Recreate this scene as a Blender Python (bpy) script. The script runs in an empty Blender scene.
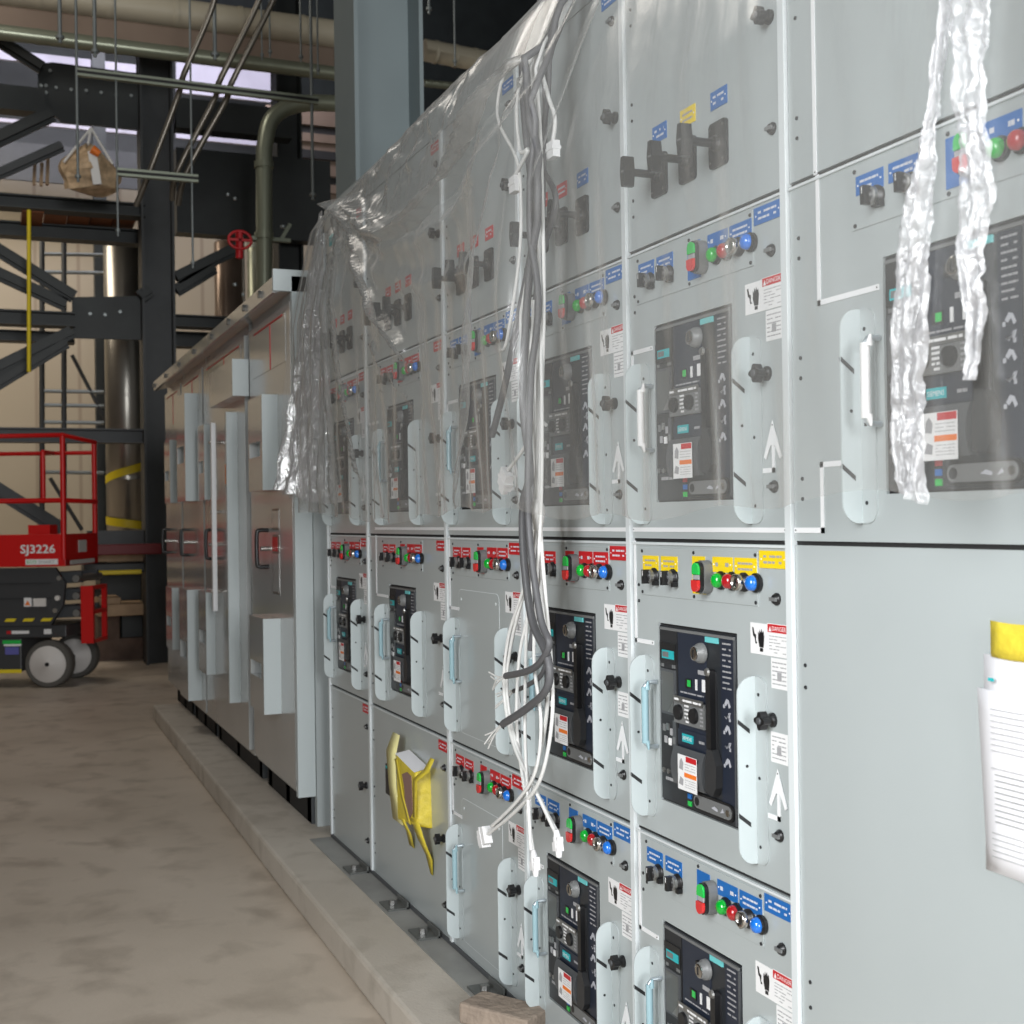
import bpy, math, random
from mathutils import Vector, Matrix, noise
rnd = random.Random(7)
scn = bpy.context.scene
col = scn.collection

# ------------------------------------------------------------------ camera
F_PX, YAW, PITCH, ROLL, DIST, EYE = 1284.68, .386113, .0057583, -.0143239, 1.19231, 1.30
AX = Vector((-math.cos(YAW)*math.cos(PITCH), math.sin(YAW)*math.cos(PITCH), math.sin(PITCH)))
_r = Vector((math.sin(YAW), math.cos(YAW), 0)); _u = _r.cross(AX)
RT = _r*math.cos(ROLL)+_u*math.sin(ROLL); UP = -_r*math.sin(ROLL)+_u*math.cos(ROLL)
CAM = Vector((0, -DIST, EYE))
cd = bpy.data.cameras.new('camera'); cam = bpy.data.objects.new('camera', cd); col.objects.link(cam)
cd.sensor_width = 36; cd.lens = F_PX/1024*36; cd.clip_end = 200; cd.clip_start = .05
m = Matrix((RT, UP, -AX)).transposed().to_4x4(); m.translation = CAM; cam.matrix_world = m
scn.camera = cam
cd.dof.use_dof = True; cd.dof.focus_distance = 2.8; cd.dof.aperture_fstop = 8
def ray(px, py): return AX+RT*((px-512)/F_PX)-UP*((py-512)/F_PX)
def at(axis, val, px, py):                       # point of the plane <axis>=val seen at that place of the photograph
    d = ray(px, py); return CAM+d*((val-CAM[axis])/d[axis])

# ------------------------------------------------------------------ materials
M = {}
def mat(name, rgb, rough=.5, metal=0., spec=.5, noise=0., nscale=20., bump=0., bscale=60., emit=0., coat=0.):
    m = bpy.data.materials.new(name); m.use_nodes = True; nt = m.node_tree; b = nt.nodes['Principled BSDF']
    b.inputs['Base Color'].default_value = (*rgb, 1); b.inputs['Roughness'].default_value = rough
    b.inputs['Metallic'].default_value = metal; b.inputs['Specular IOR Level'].default_value = spec
    b.inputs['Coat Weight'].default_value = coat; b.inputs['Coat Roughness'].default_value = .13
    if emit: b.inputs['Emission Color'].default_value = (*rgb, 1); b.inputs['Emission Strength'].default_value = emit
    tc = nt.nodes.new('ShaderNodeTexCoord')
    if noise:
        n = nt.nodes.new('ShaderNodeTexNoise'); n.inputs['Scale'].default_value = nscale; n.inputs['Detail'].default_value = 6
        nt.links.new(tc.outputs['Object'], n.inputs['Vector'])
        mr = nt.nodes.new('ShaderNodeMapRange'); mr.inputs['To Min'].default_value = 1-noise; mr.inputs['To Max'].default_value = 1+noise
        mr.inputs['From Min'].default_value = .3; mr.inputs['From Max'].default_value = .7
        nt.links.new(n.outputs['Fac'], mr.inputs['Value'])
        mx = nt.nodes.new('ShaderNodeMix'); mx.data_type = 'RGBA'; mx.blend_type = 'MULTIPLY'; mx.inputs[0].default_value = 1
        mx.inputs[6].default_value = (*rgb, 1); nt.links.new(mr.outputs[0], mx.inputs[7]); nt.links.new(mx.outputs[2], b.inputs['Base Color'])
    if bump:
        n2 = nt.nodes.new('ShaderNodeTexNoise'); n2.inputs['Scale'].default_value = bscale; n2.inputs['Detail'].default_value = 4
        nt.links.new(tc.outputs['Object'], n2.inputs['Vector'])
        bp = nt.nodes.new('ShaderNodeBump'); bp.inputs['Strength'].default_value = bump; bp.inputs['Distance'].default_value = .01
        nt.links.new(n2.outputs['Fac'], bp.inputs['Height']); nt.links.new(bp.outputs[0], b.inputs['Normal'])
    M[name] = m; return m
mat('paint', (.42, .46, .462), .30, noise=.025, nscale=3, bump=.02, bscale=250, coat=.45)
mat('paint_far', (.40, .415, .41), .26, noise=.03, nscale=3, coat=.8)
mat('paint_pale_lit', (.50, .555, .56), .38)  # paler paint; puts brightness into faces turned to the light
mat('trim', (.66, .70, .71), .35)
mat('gap', (.02, .02, .02), .7)
mat('mimic', (.82, .83, .84), .4)
mat('black', (.012, .012, .013), .35)
mat('black_matt', (.02, .021, .023), .55)
mat('brk', (.022, .025, .029), .38)
mat('brk_navy', (.018, .024, .04), .4)
mat('brk_grey', (.075, .08, .085), .45)
mat('brk_mid', (.16, .165, .165), .4)
mat('brk_lcd', (.10, .105, .10), .35); mat('black_soft', (.03, .031, .033), .45); mat('mark', (.45, .46, .50), .6)
mat('chrome', (.6, .58, .55), .22, metal=1.)
mat('steel', (.32, .32, .31), .35, metal=.8)
mat('teal', (.02, .42, .45), .4)
mat('teal_light', (.15, .55, .56), .4)
mat('white', (.82, .82, .82), .5)
mat('mark2', (.62, .64, .70), .5)
mat('label_grey', (.35, .35, .36), .6)
mat('blue', (.01, .13, .42), .4)
mat('red', (.55, .012, .018), .4)
mat('redstrap', (.16, .008, .012), .5)
mat('yellow', (.85, .62, .01), .4)
mat('orange', (.85, .2, .02), .5)
mat('green_btn', (.02, .5, .08), .25, coat=.5)
mat('red_btn', (.62, .03, .03), .25, coat=.5)
mat('green_lens', (.0, .38, .03), .15, coat=1.)
mat('red_lens', (.4, .01, .015), .15, coat=1.)
mat('blue_lens', (.01, .16, .62), .15, coat=1.)
mat('handle_film', (.30, .46, .51), .25, coat=.4)
mat('handle_steel', (.55, .62, .66), .3, metal=.6)
mat('cable_white', (.72, .72, .70), .5)
mat('cable_grey', (.10, .10, .105), .5)
mat('paper', (.83, .83, .86), .7)
mat('tape', (.70, .56, .05), .45, noise=.12, nscale=30, bump=.3, bscale=60)
mat('tape_pale', (.78, .72, .33), .5, noise=.08, nscale=20)
mat('card', (.27, .16, .13), .7)
mat('steel_dark', (.020, .025, .025), .5, noise=.2, nscale=4)
mat('steel_blue', (.25, .30, .31), .45, noise=.04, nscale=3)
mat('steel_grey', (.042, .047, .05), .5, noise=.15, nscale=5)
mat('channel', (.30, .30, .285), .5, noise=.2, nscale=6)
mat('inner_wall', (.16, .125, .10), .8)
mat('primer', (.09, .10, .085), .5)
mat('strut', (.30, .33, .26), .4, metal=.5)
mat('rod', (.30, .33, .33), .4, metal=.6)
mat('conduit', (.20, .18, .15), .35, metal=.7)
mat('pipe_green', (.30, .32, .24), .32, metal=.5)
mat('pipe_cream', (.55, .50, .38), .5)
mat('duct', (.36, .27, .21), .3, metal=.5, noise=.1, nscale=2)
mat('jacket', (.40, .38, .34), .3, metal=.85, noise=.1, nscale=3)
mat('liftred', (.62, .004, .003), .4)
mat('liftgrey', (.045, .047, .05), .45)
mat('tyre', (.10, .095, .085), .8)
mat('rim', (.70, .67, .64), .5)
mat('wood', (.52, .36, .22), .7, noise=.15, nscale=8)
mat('orangewood', (.25, .08, .025), .7, noise=.2, nscale=6)
mat('rubble', (.13, .09, .07), .9, noise=.4, nscale=5, bump=1., bscale=12)
mat('brick', (.30, .24, .19), .9, noise=.15, nscale=20, bump=.6, bscale=60)
mat('sack', (.50, .36, .22), .6, noise=.3, nscale=18, bump=.6, bscale=20)
mat('insul', (.58, .56, .66), .6, noise=.15, nscale=1.5, bump=.3, bscale=6)
mat('lamp', (1., .88, .5), .5, emit=6.)
mat('hazard', (.8, .62, .02), .5)
mat('violet', (.12, .12, .4), .5)

def floor_mat(name, c1, c2, c3, rough, bumpy=.08, s=1.):
    m = bpy.data.materials.new(name); m.use_nodes = True; nt = m.node_tree; b = nt.nodes['Principled BSDF']
    tc = nt.nodes.new('ShaderNodeTexCoord')
    def noise(sc, det, dist=0):
        n = nt.nodes.new('ShaderNodeTexNoise'); n.inputs['Scale'].default_value = sc; n.inputs['Detail'].default_value = det
        n.inputs['Distortion'].default_value = dist; nt.links.new(tc.outputs['Object'], n.inputs['Vector']); return n
    a = noise(.9*s, 8, .6); c = noise(5*s, 8, .3); d = noise(60*s, 3)
    r = nt.nodes.new('ShaderNodeValToRGB'); r.color_ramp.elements[0].position = .35; r.color_ramp.elements[0].color = (*c1, 1)
    r.color_ramp.elements[1].position = .65; r.color_ramp.elements[1].color = (*c2, 1)
    nt.links.new(a.outputs['Fac'], r.inputs['Fac'])
    r2 = nt.nodes.new('ShaderNodeMapRange'); r2.inputs['From Min'].default_value = .5; r2.inputs['From Max'].default_value = .72
    nt.links.new(c.outputs['Fac'], r2.inputs['Value'])
    mx = nt.nodes.new('ShaderNodeMix'); mx.data_type = 'RGBA'; nt.links.new(r2.outputs[0], mx.inputs[0])
    nt.links.new(r.outputs[0], mx.inputs[6]); mx.inputs[7].default_value = (*c3, 1)
    nt.links.new(mx.outputs[2], b.inputs['Base Color']); b.inputs['Roughness'].default_value = rough
    bp = nt.nodes.new('ShaderNodeBump'); bp.inputs['Strength'].default_value = bumpy; bp.inputs['Distance'].default_value = .01
    nt.links.new(d.outputs['Fac'], bp.inputs['Height']); nt.links.new(bp.outputs[0], b.inputs['Normal'])
    M[name] = m
floor_mat('floor', (.54, .465, .38), (.66, .575, .48), (.43, .365, .295), .5)
floor_mat('curb', (.50, .45, .385), (.58, .53, .46), (.42, .375, .315), .8, .2, 1.5)

def wall_mat():
    m = bpy.data.materials.new('siding'); m.use_nodes = True; nt = m.node_tree; b = nt.nodes['Principled BSDF']
    b.inputs['Base Color'].default_value = (.40, .33, .24, 1); b.inputs['Roughness'].default_value = .6
    tc = nt.nodes.new('ShaderNodeTexCoord'); w = nt.nodes.new('ShaderNodeTexWave'); w.bands_direction = 'Y'
    w.inputs['Scale'].default_value = .55; nt.links.new(tc.outputs['Object'], w.inputs['Vector'])
    r = nt.nodes.new('ShaderNodeValToRGB'); r.color_ramp.elements[0].position = .0; r.color_ramp.elements[0].color = (.30, .245, .175, 1)
    r.color_ramp.elements[1].position = .03; r.color_ramp.elements[1].color = (.40, .345, .25, 1)
    nt.links.new(w.outputs['Fac'], r.inputs['Fac']); nt.links.new(r.outputs[0], b.inputs['Base Color'])
    bp = nt.nodes.new('ShaderNodeBump'); bp.inputs['Strength'].default_value = .5; nt.links.new(w.outputs['Fac'], bp.inputs['Height'])
    nt.links.new(bp.outputs[0], b.inputs['Normal']); M['siding'] = m
wall_mat()

def film_mat(name, base, face, crumple, bstr, bscale, tint, grough=.28, gmix=.35):
    m = bpy.data.materials.new(name); m.use_nodes = True; nt = m.node_tree; nt.nodes.clear(); L = nt.links.new
    out = nt.nodes.new('ShaderNodeOutputMaterial'); tc = nt.nodes.new('ShaderNodeTexCoord')
    mp = nt.nodes.new('ShaderNodeMapping'); mp.inputs['Scale'].default_value = (1, 1, .45); L(tc.outputs['Object'], mp.inputs['Vector'])
    n = nt.nodes.new('ShaderNodeTexNoise'); n.inputs['Scale'].default_value = bscale; n.inputs['Detail'].default_value = 5; n.inputs['Distortion'].default_value = .8
    L(mp.outputs[0], n.inputs['Vector'])
    bp = nt.nodes.new('ShaderNodeBump'); bp.inputs['Strength'].default_value = bstr; bp.inputs['Distance'].default_value = .02; L(n.outputs['Fac'], bp.inputs['Height'])
    lw = nt.nodes.new('ShaderNodeLayerWeight'); lw.inputs['Blend'].default_value = .5; L(bp.outputs[0], lw.inputs['Normal'])
    pw = nt.nodes.new('ShaderNodeMath'); pw.operation = 'POWER'; L(lw.outputs['Facing'], pw.inputs[0]); pw.inputs[1].default_value = 4.
    ma = nt.nodes.new('ShaderNodeMath'); ma.operation = 'MULTIPLY_ADD'; L(pw.outputs[0], ma.inputs[0]); ma.inputs[1].default_value = face; ma.inputs[2].default_value = base
    cr = nt.nodes.new('ShaderNodeMapRange'); cr.inputs['From Min'].default_value = .5; cr.inputs['From Max'].default_value = .7; cr.inputs['To Max'].default_value = crumple
    L(n.outputs['Fac'], cr.inputs['Value'])
    ad = nt.nodes.new('ShaderNodeMath'); ad.operation = 'ADD'; ad.use_clamp = True; L(ma.outputs[0], ad.inputs[0]); L(cr.outputs[0], ad.inputs[1])
    tr = nt.nodes.new('ShaderNodeBsdfTransparent'); di = nt.nodes.new('ShaderNodeBsdfDiffuse'); di.inputs['Color'].default_value = (*tint, 1)
    tl = nt.nodes.new('ShaderNodeBsdfTranslucent'); tl.inputs['Color'].default_value = (*tint, 1)
    gl = nt.nodes.new('ShaderNodeBsdfGlossy'); gl.inputs['Roughness'].default_value = grough; gl.inputs['Color'].default_value = (.95, .95, .95, 1)
    for s in (di, gl): L(bp.outputs[0], s.inputs['Normal'])
    a = nt.nodes.new('ShaderNodeMixShader'); a.inputs[0].default_value = .25; L(di.outputs[0], a.inputs[1]); L(tl.outputs[0], a.inputs[2])
    b = nt.nodes.new('ShaderNodeMixShader'); b.inputs[0].default_value = gmix; L(a.outputs[0], b.inputs[1]); L(gl.outputs[0], b.inputs[2])
    c = nt.nodes.new('ShaderNodeMixShader'); L(ad.outputs[0], c.inputs[0]); L(tr.outputs[0], c.inputs[1]); L(b.outputs[0], c.inputs[2])
    L(c.outputs[0], out.inputs['Surface']); M[name] = m
film_mat('film', .25, .9, .04, .22, 9, (.54, .535, .51), .25, .4)
film_mat('film_dense', .55, .5, .3, .9, 30, (.86, .86, .86), .16, .55)
film_mat('film_strip', .42, .6, .4, .6, 40, (.72, .72, .74), .3, .2)

# ------------------------------------------------------------------ mesh building
class MB:
    def __init__(s): s.v = []; s.f = []; s.mi = []; s.m = []; s.sm = []
    def slot(s, m):
        if m not in s.m: s.m.append(m)
        return s.m.index(m)
    def add(s, vs, fs, m, smooth=False):
        b = len(s.v); k = s.slot(m); s.v += [tuple(p) for p in vs]
        for f in fs: s.f.append(tuple(i+b for i in f)); s.mi.append(k); s.sm.append(smooth)
        return s
    def box(s, x0, x1, y0, y1, z0, z1, m):
        return s.add([(x, y, z) for z in (z0, z1) for y in (y0, y1) for x in (x0, x1)],
              [(0, 2, 3, 1), (4, 5, 7, 6), (0, 1, 5, 4), (2, 6, 7, 3), (0, 4, 6, 2), (1, 3, 7, 5)], m)
    def prism(s, pts, d0, d1, m, axis=1):        # outline extruded along an axis; outline order: the two other axes
        n = len(pts)
        def P(a, b, d): return (d, a, b) if axis == 0 else ((a, d, b) if axis == 1 else (a, b, d))
        vs = [P(a, b, d0) for a, b in pts]+[P(a, b, d1) for a, b in pts]
        fs = [tuple(range(n)), tuple(range(2*n-1, n-1, -1))]+[(i, i+n, (i+1) % n+n, (i+1) % n) for i in range(n)]
        return s.add(vs, fs, m)
    def plate(s, u0, u1, v0, v1, y, t, m): return s.box(u0, u1, y-t, y, v0, v1, m)
    def bar(s, p, q, w, h, m, up=(0, 0, 1)):     # straight bar of section w x h between two points
        p = Vector(p); q = Vector(q); d = (q-p).normalized(); u = Vector(up)
        a = d.cross(u)
        if a.length < 1e-4: a = d.cross(Vector((1, 0, 0)))
        a.normalize(); b = a.cross(d).normalized(); a *= w/2; b *= h/2
        vs = [p-a-b, p+a-b, p+a+b, p-a+b, q-a-b, q+a-b, q+a+b, q-a+b]
        return s.add(vs, [(3, 2, 1, 0), (4, 5, 6, 7), (0, 1, 5, 4), (1, 2, 6, 5), (2, 3, 7, 6), (3, 0, 4, 7)], m)
    def tube(s, pts, r, m, n=10, cap=True):
        pts = [Vector(p) for p in pts]; rs = r if isinstance(r, (list, tuple)) else [r]*len(pts)
        vs = []; fs = []; a = None
        for i, p in enumerate(pts):
            t = (pts[min(i+1, len(pts)-1)]-pts[max(i-1, 0)])
            if t.length < 1e-9: t = Vector((0, 1, 0))
            t.normalize()
            if a is None:
                a = t.cross(Vector((0, 0, 1)))
                if a.length < .05: a = t.cross(Vector((1, 0, 0)))
            a = (a-t*a.dot(t)); a.normalize(); b = t.cross(a)
            for k in range(n):
                w = 2*math.pi*k/n; vs.append(p+(a*math.cos(w)+b*math.sin(w))*rs[i])
        for i in range(len(pts)-1):
            for k in range(n): fs.append((i*n+k, i*n+(k+1) % n, (i+1)*n+(k+1) % n, (i+1)*n+k))
        s.add(vs, fs, m, True)
        if cap:
            s.add(vs[:n], [tuple(range(n-1, -1, -1))], m); s.add(vs[-n:], [tuple(range(n))], m)
        return s
    def lathe(s, prof, m, c=(0, 0, 0), n=18, axis=1, sgn=-1):   # profile of (distance along axis, radius)
        vs = []; fs = []
        for d, r in prof:
            for k in range(n):
                w = 2*math.pi*k/n; p = [r*math.cos(w), r*math.sin(w)]; p.insert(axis, sgn*d)
                vs.append((p[0]+c[0], p[1]+c[1], p[2]+c[2]))
        for i in range(len(prof)-1):
            for k in range(n):
                q = (i*n+k, i*n+(k+1) % n, (i+1)*n+(k+1) % n, (i+1)*n+k); fs.append(q)
        return s.add(vs, fs, m, len(prof) > 4)
    def build(s, name, parent=None, loc=(0, 0, 0), label=None, bevel=0):
        me = bpy.data.meshes.new(name); me.from_pydata(s.v, [], s.f)
        for k in s.m: me.materials.append(M[k])
        me.polygons.foreach_set('material_index', s.mi); me.polygons.foreach_set('use_smooth', s.sm); me.update()
        import bmesh
        bm = bmesh.new(); bm.from_mesh(me); bmesh.ops.recalc_face_normals(bm, faces=bm.faces); bm.to_mesh(me); bm.free()
        return link(name, me, parent, loc, label, bevel)
def link(name, me, parent=None, loc=(0, 0, 0), label=None, bevel=0):
    o = bpy.data.objects.new(name, me); col.objects.link(o); o.location = loc
    if parent: o.parent = parent
    if label: o['label'] = label
    if bevel:
        b = o.modifiers.new('bevel', 'BEVEL'); b.width = bevel; b.segments = 2; b.limit_method = 'ANGLE'
    return o
def thing(name, loc, label, cat, group=None, rz=0):
    o = bpy.data.objects.new(name, None); col.objects.link(o); o.location = loc; o.rotation_euler = (0, 0, rz); o.empty_display_size = .1
    return tag(o, label, cat, group)
def tag(o, label, cat, group=None, kind=None):
    o['label'] = label; o['category'] = cat
    if group: o['group'] = group
    if kind: o['kind'] = kind
    return o
def struct(o): o['kind'] = 'structure'; return o
def rrect(u0, u1, v0, v1, r, n=5, corners=(1, 1, 1, 1)):       # BL, BR, TR, TL
    out = []
    for k, (cx, cy, a0, sx, sy) in enumerate(((u0+r, v0+r, 180, u0, v0), (u1-r, v0+r, 270, u1, v0), (u1-r, v1-r, 0, u1, v1), (u0+r, v1-r, 90, u0, v1))):
        if corners[k]:
            for i in range(n+1): w = math.radians(a0+90*i/n); out.append((cx+r*math.cos(w), cy+r*math.sin(w)))
        else: out.append((sx, sy))
    return out
TXT = {}
def text(mb, body, u, v, h, y, m, wid=None, align='CENTER'):
    if body not in TXT:
        c = bpy.data.curves.new('lettering', 'FONT'); c.body = body; c.size = 1; c.resolution_u = 2
        o = bpy.data.objects.new('lettering', c); col.objects.link(o)
        dg = bpy.context.evaluated_depsgraph_get(); me = o.evaluated_get(dg).to_mesh()
        vs = [tuple(p.co) for p in me.vertices]; fs = [tuple(f.vertices) for f in me.polygons]
        bpy.data.objects.remove(o); bpy.data.curves.remove(c); TXT[body] = (vs, fs)
    vs, fs = TXT[body]; x0 = min(p[0] for p in vs); x1 = max(p[0] for p in vs); y0 = min(p[1] for p in vs); y1 = max(p[1] for p in vs)
    sy = h/(y1-y0); sx = wid/(x1-x0) if wid else sy
    mb.add([(u+(p[0]-(x0+x1)/2)*sx, y, v+(p[1]-(y0+y1)/2)*sy) for p in vs], fs, m)
CACHE = {}
def cached(key, name, fn, parent, loc, label=None):
    if key not in CACHE:
        mb = MB(); fn(mb); o = mb.build(name, parent, loc, label); CACHE[key] = o.data; return o
    return link(name, CACHE[key], parent, loc, label)

# ------------------------------------------------------------------ door fittings (local: x right, y into the cabinet, z up; origin on the door face)
def lines(mb, u0, u1, v0, v1, n, m, y, seed, gap=.5, dense=.85):
    r = random.Random(seed); hh = (v1-v0)/n
    for i in range(n):
        v = v1-(i+.5)*hh; u = u0
        while u < u1-.001:
            w = min(r.uniform(.1, .3)*(u1-u0), u1-u)
            if r.random() < dense: mb.box(u, u+w*.85, y-.0002, y, v-hh*gap/2, v+hh*gap/2, m)
            u += w
def nameplate(c, w, h, seed, n=2):
    def fn(mb):
        mb.plate(-w/2, w/2, -h/2, h/2, 0, .0015, c)
        lines(mb, -w*.34, w*.34, -h*.34, h*.34, n, 'label_grey' if c == 'yellow' else 'mark2', -.0016, seed, .38)
        for s in (-1, 1): mb.lathe([(0, .0016), (.0022, .0016), (.0024, 0)], 'white', (s*w*.42, 0, 0), 6)
    return fn
def selector(mb):
    mb.lathe([(0, .0165), (.004, .0165), (.004, .0145), (.012, .0135), (.012, .011), (.020, .010), (.020, 0)], 'black', n=18)
    mb.lathe([(.010, .0138), (.0155, .0138), (.0165, .012)], 'steel', n=18)
    mb.prism([(-.004, -.0135), (.004, -.0135), (.005, .0135), (-.005, .0135)], -.028, -.016, 'black')
    mb.box(-.0006, .0006, -.0285, -.028, .002, .012, 'white'); mb.lathe([(.0, .0125), (.017, .0118), (.018, .009)], 'brk_mid', n=18)
    mb.box(.008, .017, -.012, -.002, -.017, -.008, 'black')
def dual_button(mb):
    mb.prism(rrect(-.0155, .0155, -.030, .030, .0154), -.017, 0, 'brk_mid')
    mb.prism(rrect(-.0135, .0135, -.028, .028, .0134), -.024, -.017, 'black')
    mb.prism(rrect(-.011, .011, .005, .026, .0108, corners=(0, 0, 1, 1)), -.028, -.022, 'green_btn')
    mb.prism(rrect(-.011, .011, -.026, -.005, .0108, corners=(1, 1, 0, 0)), -.030, -.022, 'red_btn')
    mb.box(-.010, .010, -.0265, -.024, -.004, .004, 'label_grey')
def pilot(c):
    def fn(mb):
        mb.lathe([(0, .0165), (.005, .0165), (.006, .014), (.010, .014)], 'black', n=20)
        mb.lathe([(.006, .0135), (.013, .0133), (.0175, .0115), (.020, .008), (.0215, .004), (.0218, 0)], c, n=20)
    return fn
def key_switch(mb):
    mb.lathe([(0, .0165), (.006, .0165), (.006, .0142), (.015, .0140), (.015, .0135)], 'black', n=20)
    mb.lathe([(.014, .0145), (.022, .0142), (.023, .0125), (.023, .009), (.021, .009), (.021, 0)], 'chrome', n=20)
    mb.box(-.0015, .0015, -.0215, -.021, -.006, .006, 'black')
def screw(mb): mb.lathe([(0, .0034), (.0018, .003), (.0022, 0)], 'black_matt', n=8)
def latch_knob(mb):
    mb.lathe([(0, .0105), (.003, .0105), (.004, .008), (.008, .0075), (.009, .006), (.009, 0)], 'black', n=14)
    mb.prism([(-.009, -.003), (.009, -.003), (.009, .003), (-.009, .003)], -.011, -.007, 'brk_mid')
def t_latch(mb):
    mb.lathe([(0, .0125), (.005, .012), (.008, .008), (.018, .008)], 'black', n=14)
    pts = []
    for k in range(32):
        w = 2*math.pi*k/32; rr = .0125+.003*math.cos(4*w); pts.append((rr*math.cos(w), rr*math.sin(w)))
    mb.prism(pts, -.028, -.014, 'black')
    mb.lathe([(0, .006), (.002, .005), (.002, 0)], 'brk_grey', (0, -.028, 0), 12)
def guard(mb):
    # upright plate with rounded outer corners, a foot flange that also stands in for its reflection in the door, two slots
    mb.prism([(-a, b) for a, b in rrect(0.0, .037, 0, .315, .030, 6, (0, 1, 1, 0))], -.0015, .0015, 'paint_pale_lit', axis=0)
    mb.prism(rrect(0, .034, 0, .315, .02, 5, (0, 1, 1, 0)), -.0025, 0, 'paint')
    for v in (.075, .232):
        mb.add([(.0019, -.0375, v+.005), (.0019, -.0375, v+.013), (.0019, -.014, v-.005), (.0019, -.014, v-.013)], [(0, 1, 2, 3)], 'black_matt')
        mb.add([(-.0019, -.0375, v+.006), (-.0019, -.0375, v+.012), (-.0019, -.016, v-.006), (-.0019, -.016, v-.012)], [(3, 2, 1, 0)], 'black_matt')
    mb.lathe([(0, .0028), (.0004, .0028), (.0004, 0)], 'black_matt', (.0016, -.020, .165), 8, axis=0, sgn=1)
    for v in (.03, .145, .285):
        mb.lathe([(0, .003), (.001, .003), (.0016, .001), (.0016, 0)], 'black_matt', (.012, -.0025, v), 8)
def handle(c):
    def fn(mb):
        h = .062
        mb.tube([(0, 0, -h), (0, -.020, -h), (0, -.026, -h+.006), (0, -.026, h-.006), (0, -.020, h), (0, 0, h)], .0045, 'handle_steel', 8)
        mb.tube([(0, -.026, -h+.008), (0, -.026, h-.008)], [.0072, .0072], c, 10)
        mb.tube([(.006, -.024, h-.012), (.010, -.024, h+.004)], [.006, .002], c, 6)
        mb.tube([(.004, -.024, -h+.012), (.009, -.024, -h-.004)], [.006, .002], c, 6)
    return fn
def danger(mb):
    mb.plate(0, .053, -.052, 0, 0, .0008, 'white'); mb.plate(.051, .112, -.052, .002, -.0002, .0008, 'white')
    mb.plate(.053, .111, -.0125, .001, -.001, .0003, 'red'); text(mb, 'DANGER', .086, -.0058, .0075, -.0014, 'white', .040)
    mb.add([(.056, -.0014, -.011), (.064, -.0014, -.011), (.060, -.0014, -.002)], [(0, 1, 2)], 'white')
    # a hand held up against a lightning stroke
    mb.prism([(.028, -.040), (.040, -.040), (.042, -.022), (.040, -.012), (.036, -.016), (.035, -.009), (.031, -.016), (.029, -.010), (.027, -.018), (.024, -.014), (.024, -.028)], -.0012, -.0009, 'black')
    mb.prism([(.029, -.047), (.038, -.047), (.038, -.041), (.029, -.041)], -.0012, -.0009, 'black')
    mb.prism([(.006, -.008), (.010, -.008), (.013, -.018), (.018, -.020), (.017, -.030), (.021, -.034), (.016, -.035), (.013, -.024), (.009, -.022)], -.0012, -.0009, 'black')
    lines(mb, .057, .107, -.048, -.016, 6, 'label_grey', -.0011, 3, .25)
def small_label(seed):
    def fn(mb):
        mb.plate(-.024, .024, -.025, .025, 0, .0008, 'white'); lines(mb, -.020, .020, -.021, .021, 6, 'label_grey', -.001, seed, .28)
        mb.box(-.006, .006, -.0013, -.001, -.012, .002, 'label_grey')
    return fn
def arrow(mb):
    mb.plate(-.045, .004, 0, .008, 0, .0012, 'mimic'); mb.plate(-.004, .004, 0, .070, 0, .0012, 'mimic')
    mb.prism([(0, .086), (-.026, .026), (-.020, .022), (-.006, .045), (.006, .045), (.020, .022), (.026, .026)], -.0022, -.0012, 'mimic')
    mb.lathe([(0, .0015), (.0004, .0015), (.0004, 0)], 'black', (-.04, -.0012, .004), 6)
    mb.lathe([(0, .0015), (.0004, .0015), (.0004, 0)], 'black', (0, -.0022, .078), 6)
def rotary(mb):
    mb.prism(rrect(-.0285, .0285, -.040, .040, .008), -.006, 0, 'black')
    mb.lathe([(0, .015), (.010, .013), (.012, .0075), (.060, .0075)], 'black', (0, -.006, 0), 14)
    mb.lathe([(0, .0155), (.004, .0155), (.004, 0)], 'chrome', (0, -.006, 0), 14)
    for sx in (-1, 1):
        for sz in (-1, 1): mb.lathe([(0, .003), (.002, .003), (.002, 0)], 'chrome', (sx*.021, -.006, sz*.03), 8)
    mb.prism([(-.010, 0), (-.0055, .028), (.0055, .028), (.010, 0), (.0055, -.028), (-.0055, -.028)], -.082, -.060, 'black')
    mb.box(-.006, .006, -.0825, -.082, -.0015, .0015, 'brk_mid')

def mimic(parent, segs, z):
    runs = []
    for q in segs:
        hit = [r for r in runs if any({(a, b), (c, d)} & {q[:2], q[2:]} for a, b, c, d in r)]
        if hit: hit[0].append(q)
        else: runs.append([q])
    for r in runs: mimic_run(parent, r, z)
def mimic_run(parent, segs, z):
    mb = MB()
    for (u0, v0, u1, v1) in segs:
        w = .0042
        mb.box(min(u0, u1)-w, max(u0, u1)+w, -.0016, -.0004, min(v0, v1)-w, max(v0, v1)+w, 'mimic')
        for (a, b) in ((u0, v0), (u1, v1)): mb.lathe([(0, .0016), (.0004, .0016), (.0004, 0)], 'black', (a, -.0016, b), 6)
    return mb.build('mimic_line', parent, (0, 0, z))

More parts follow.
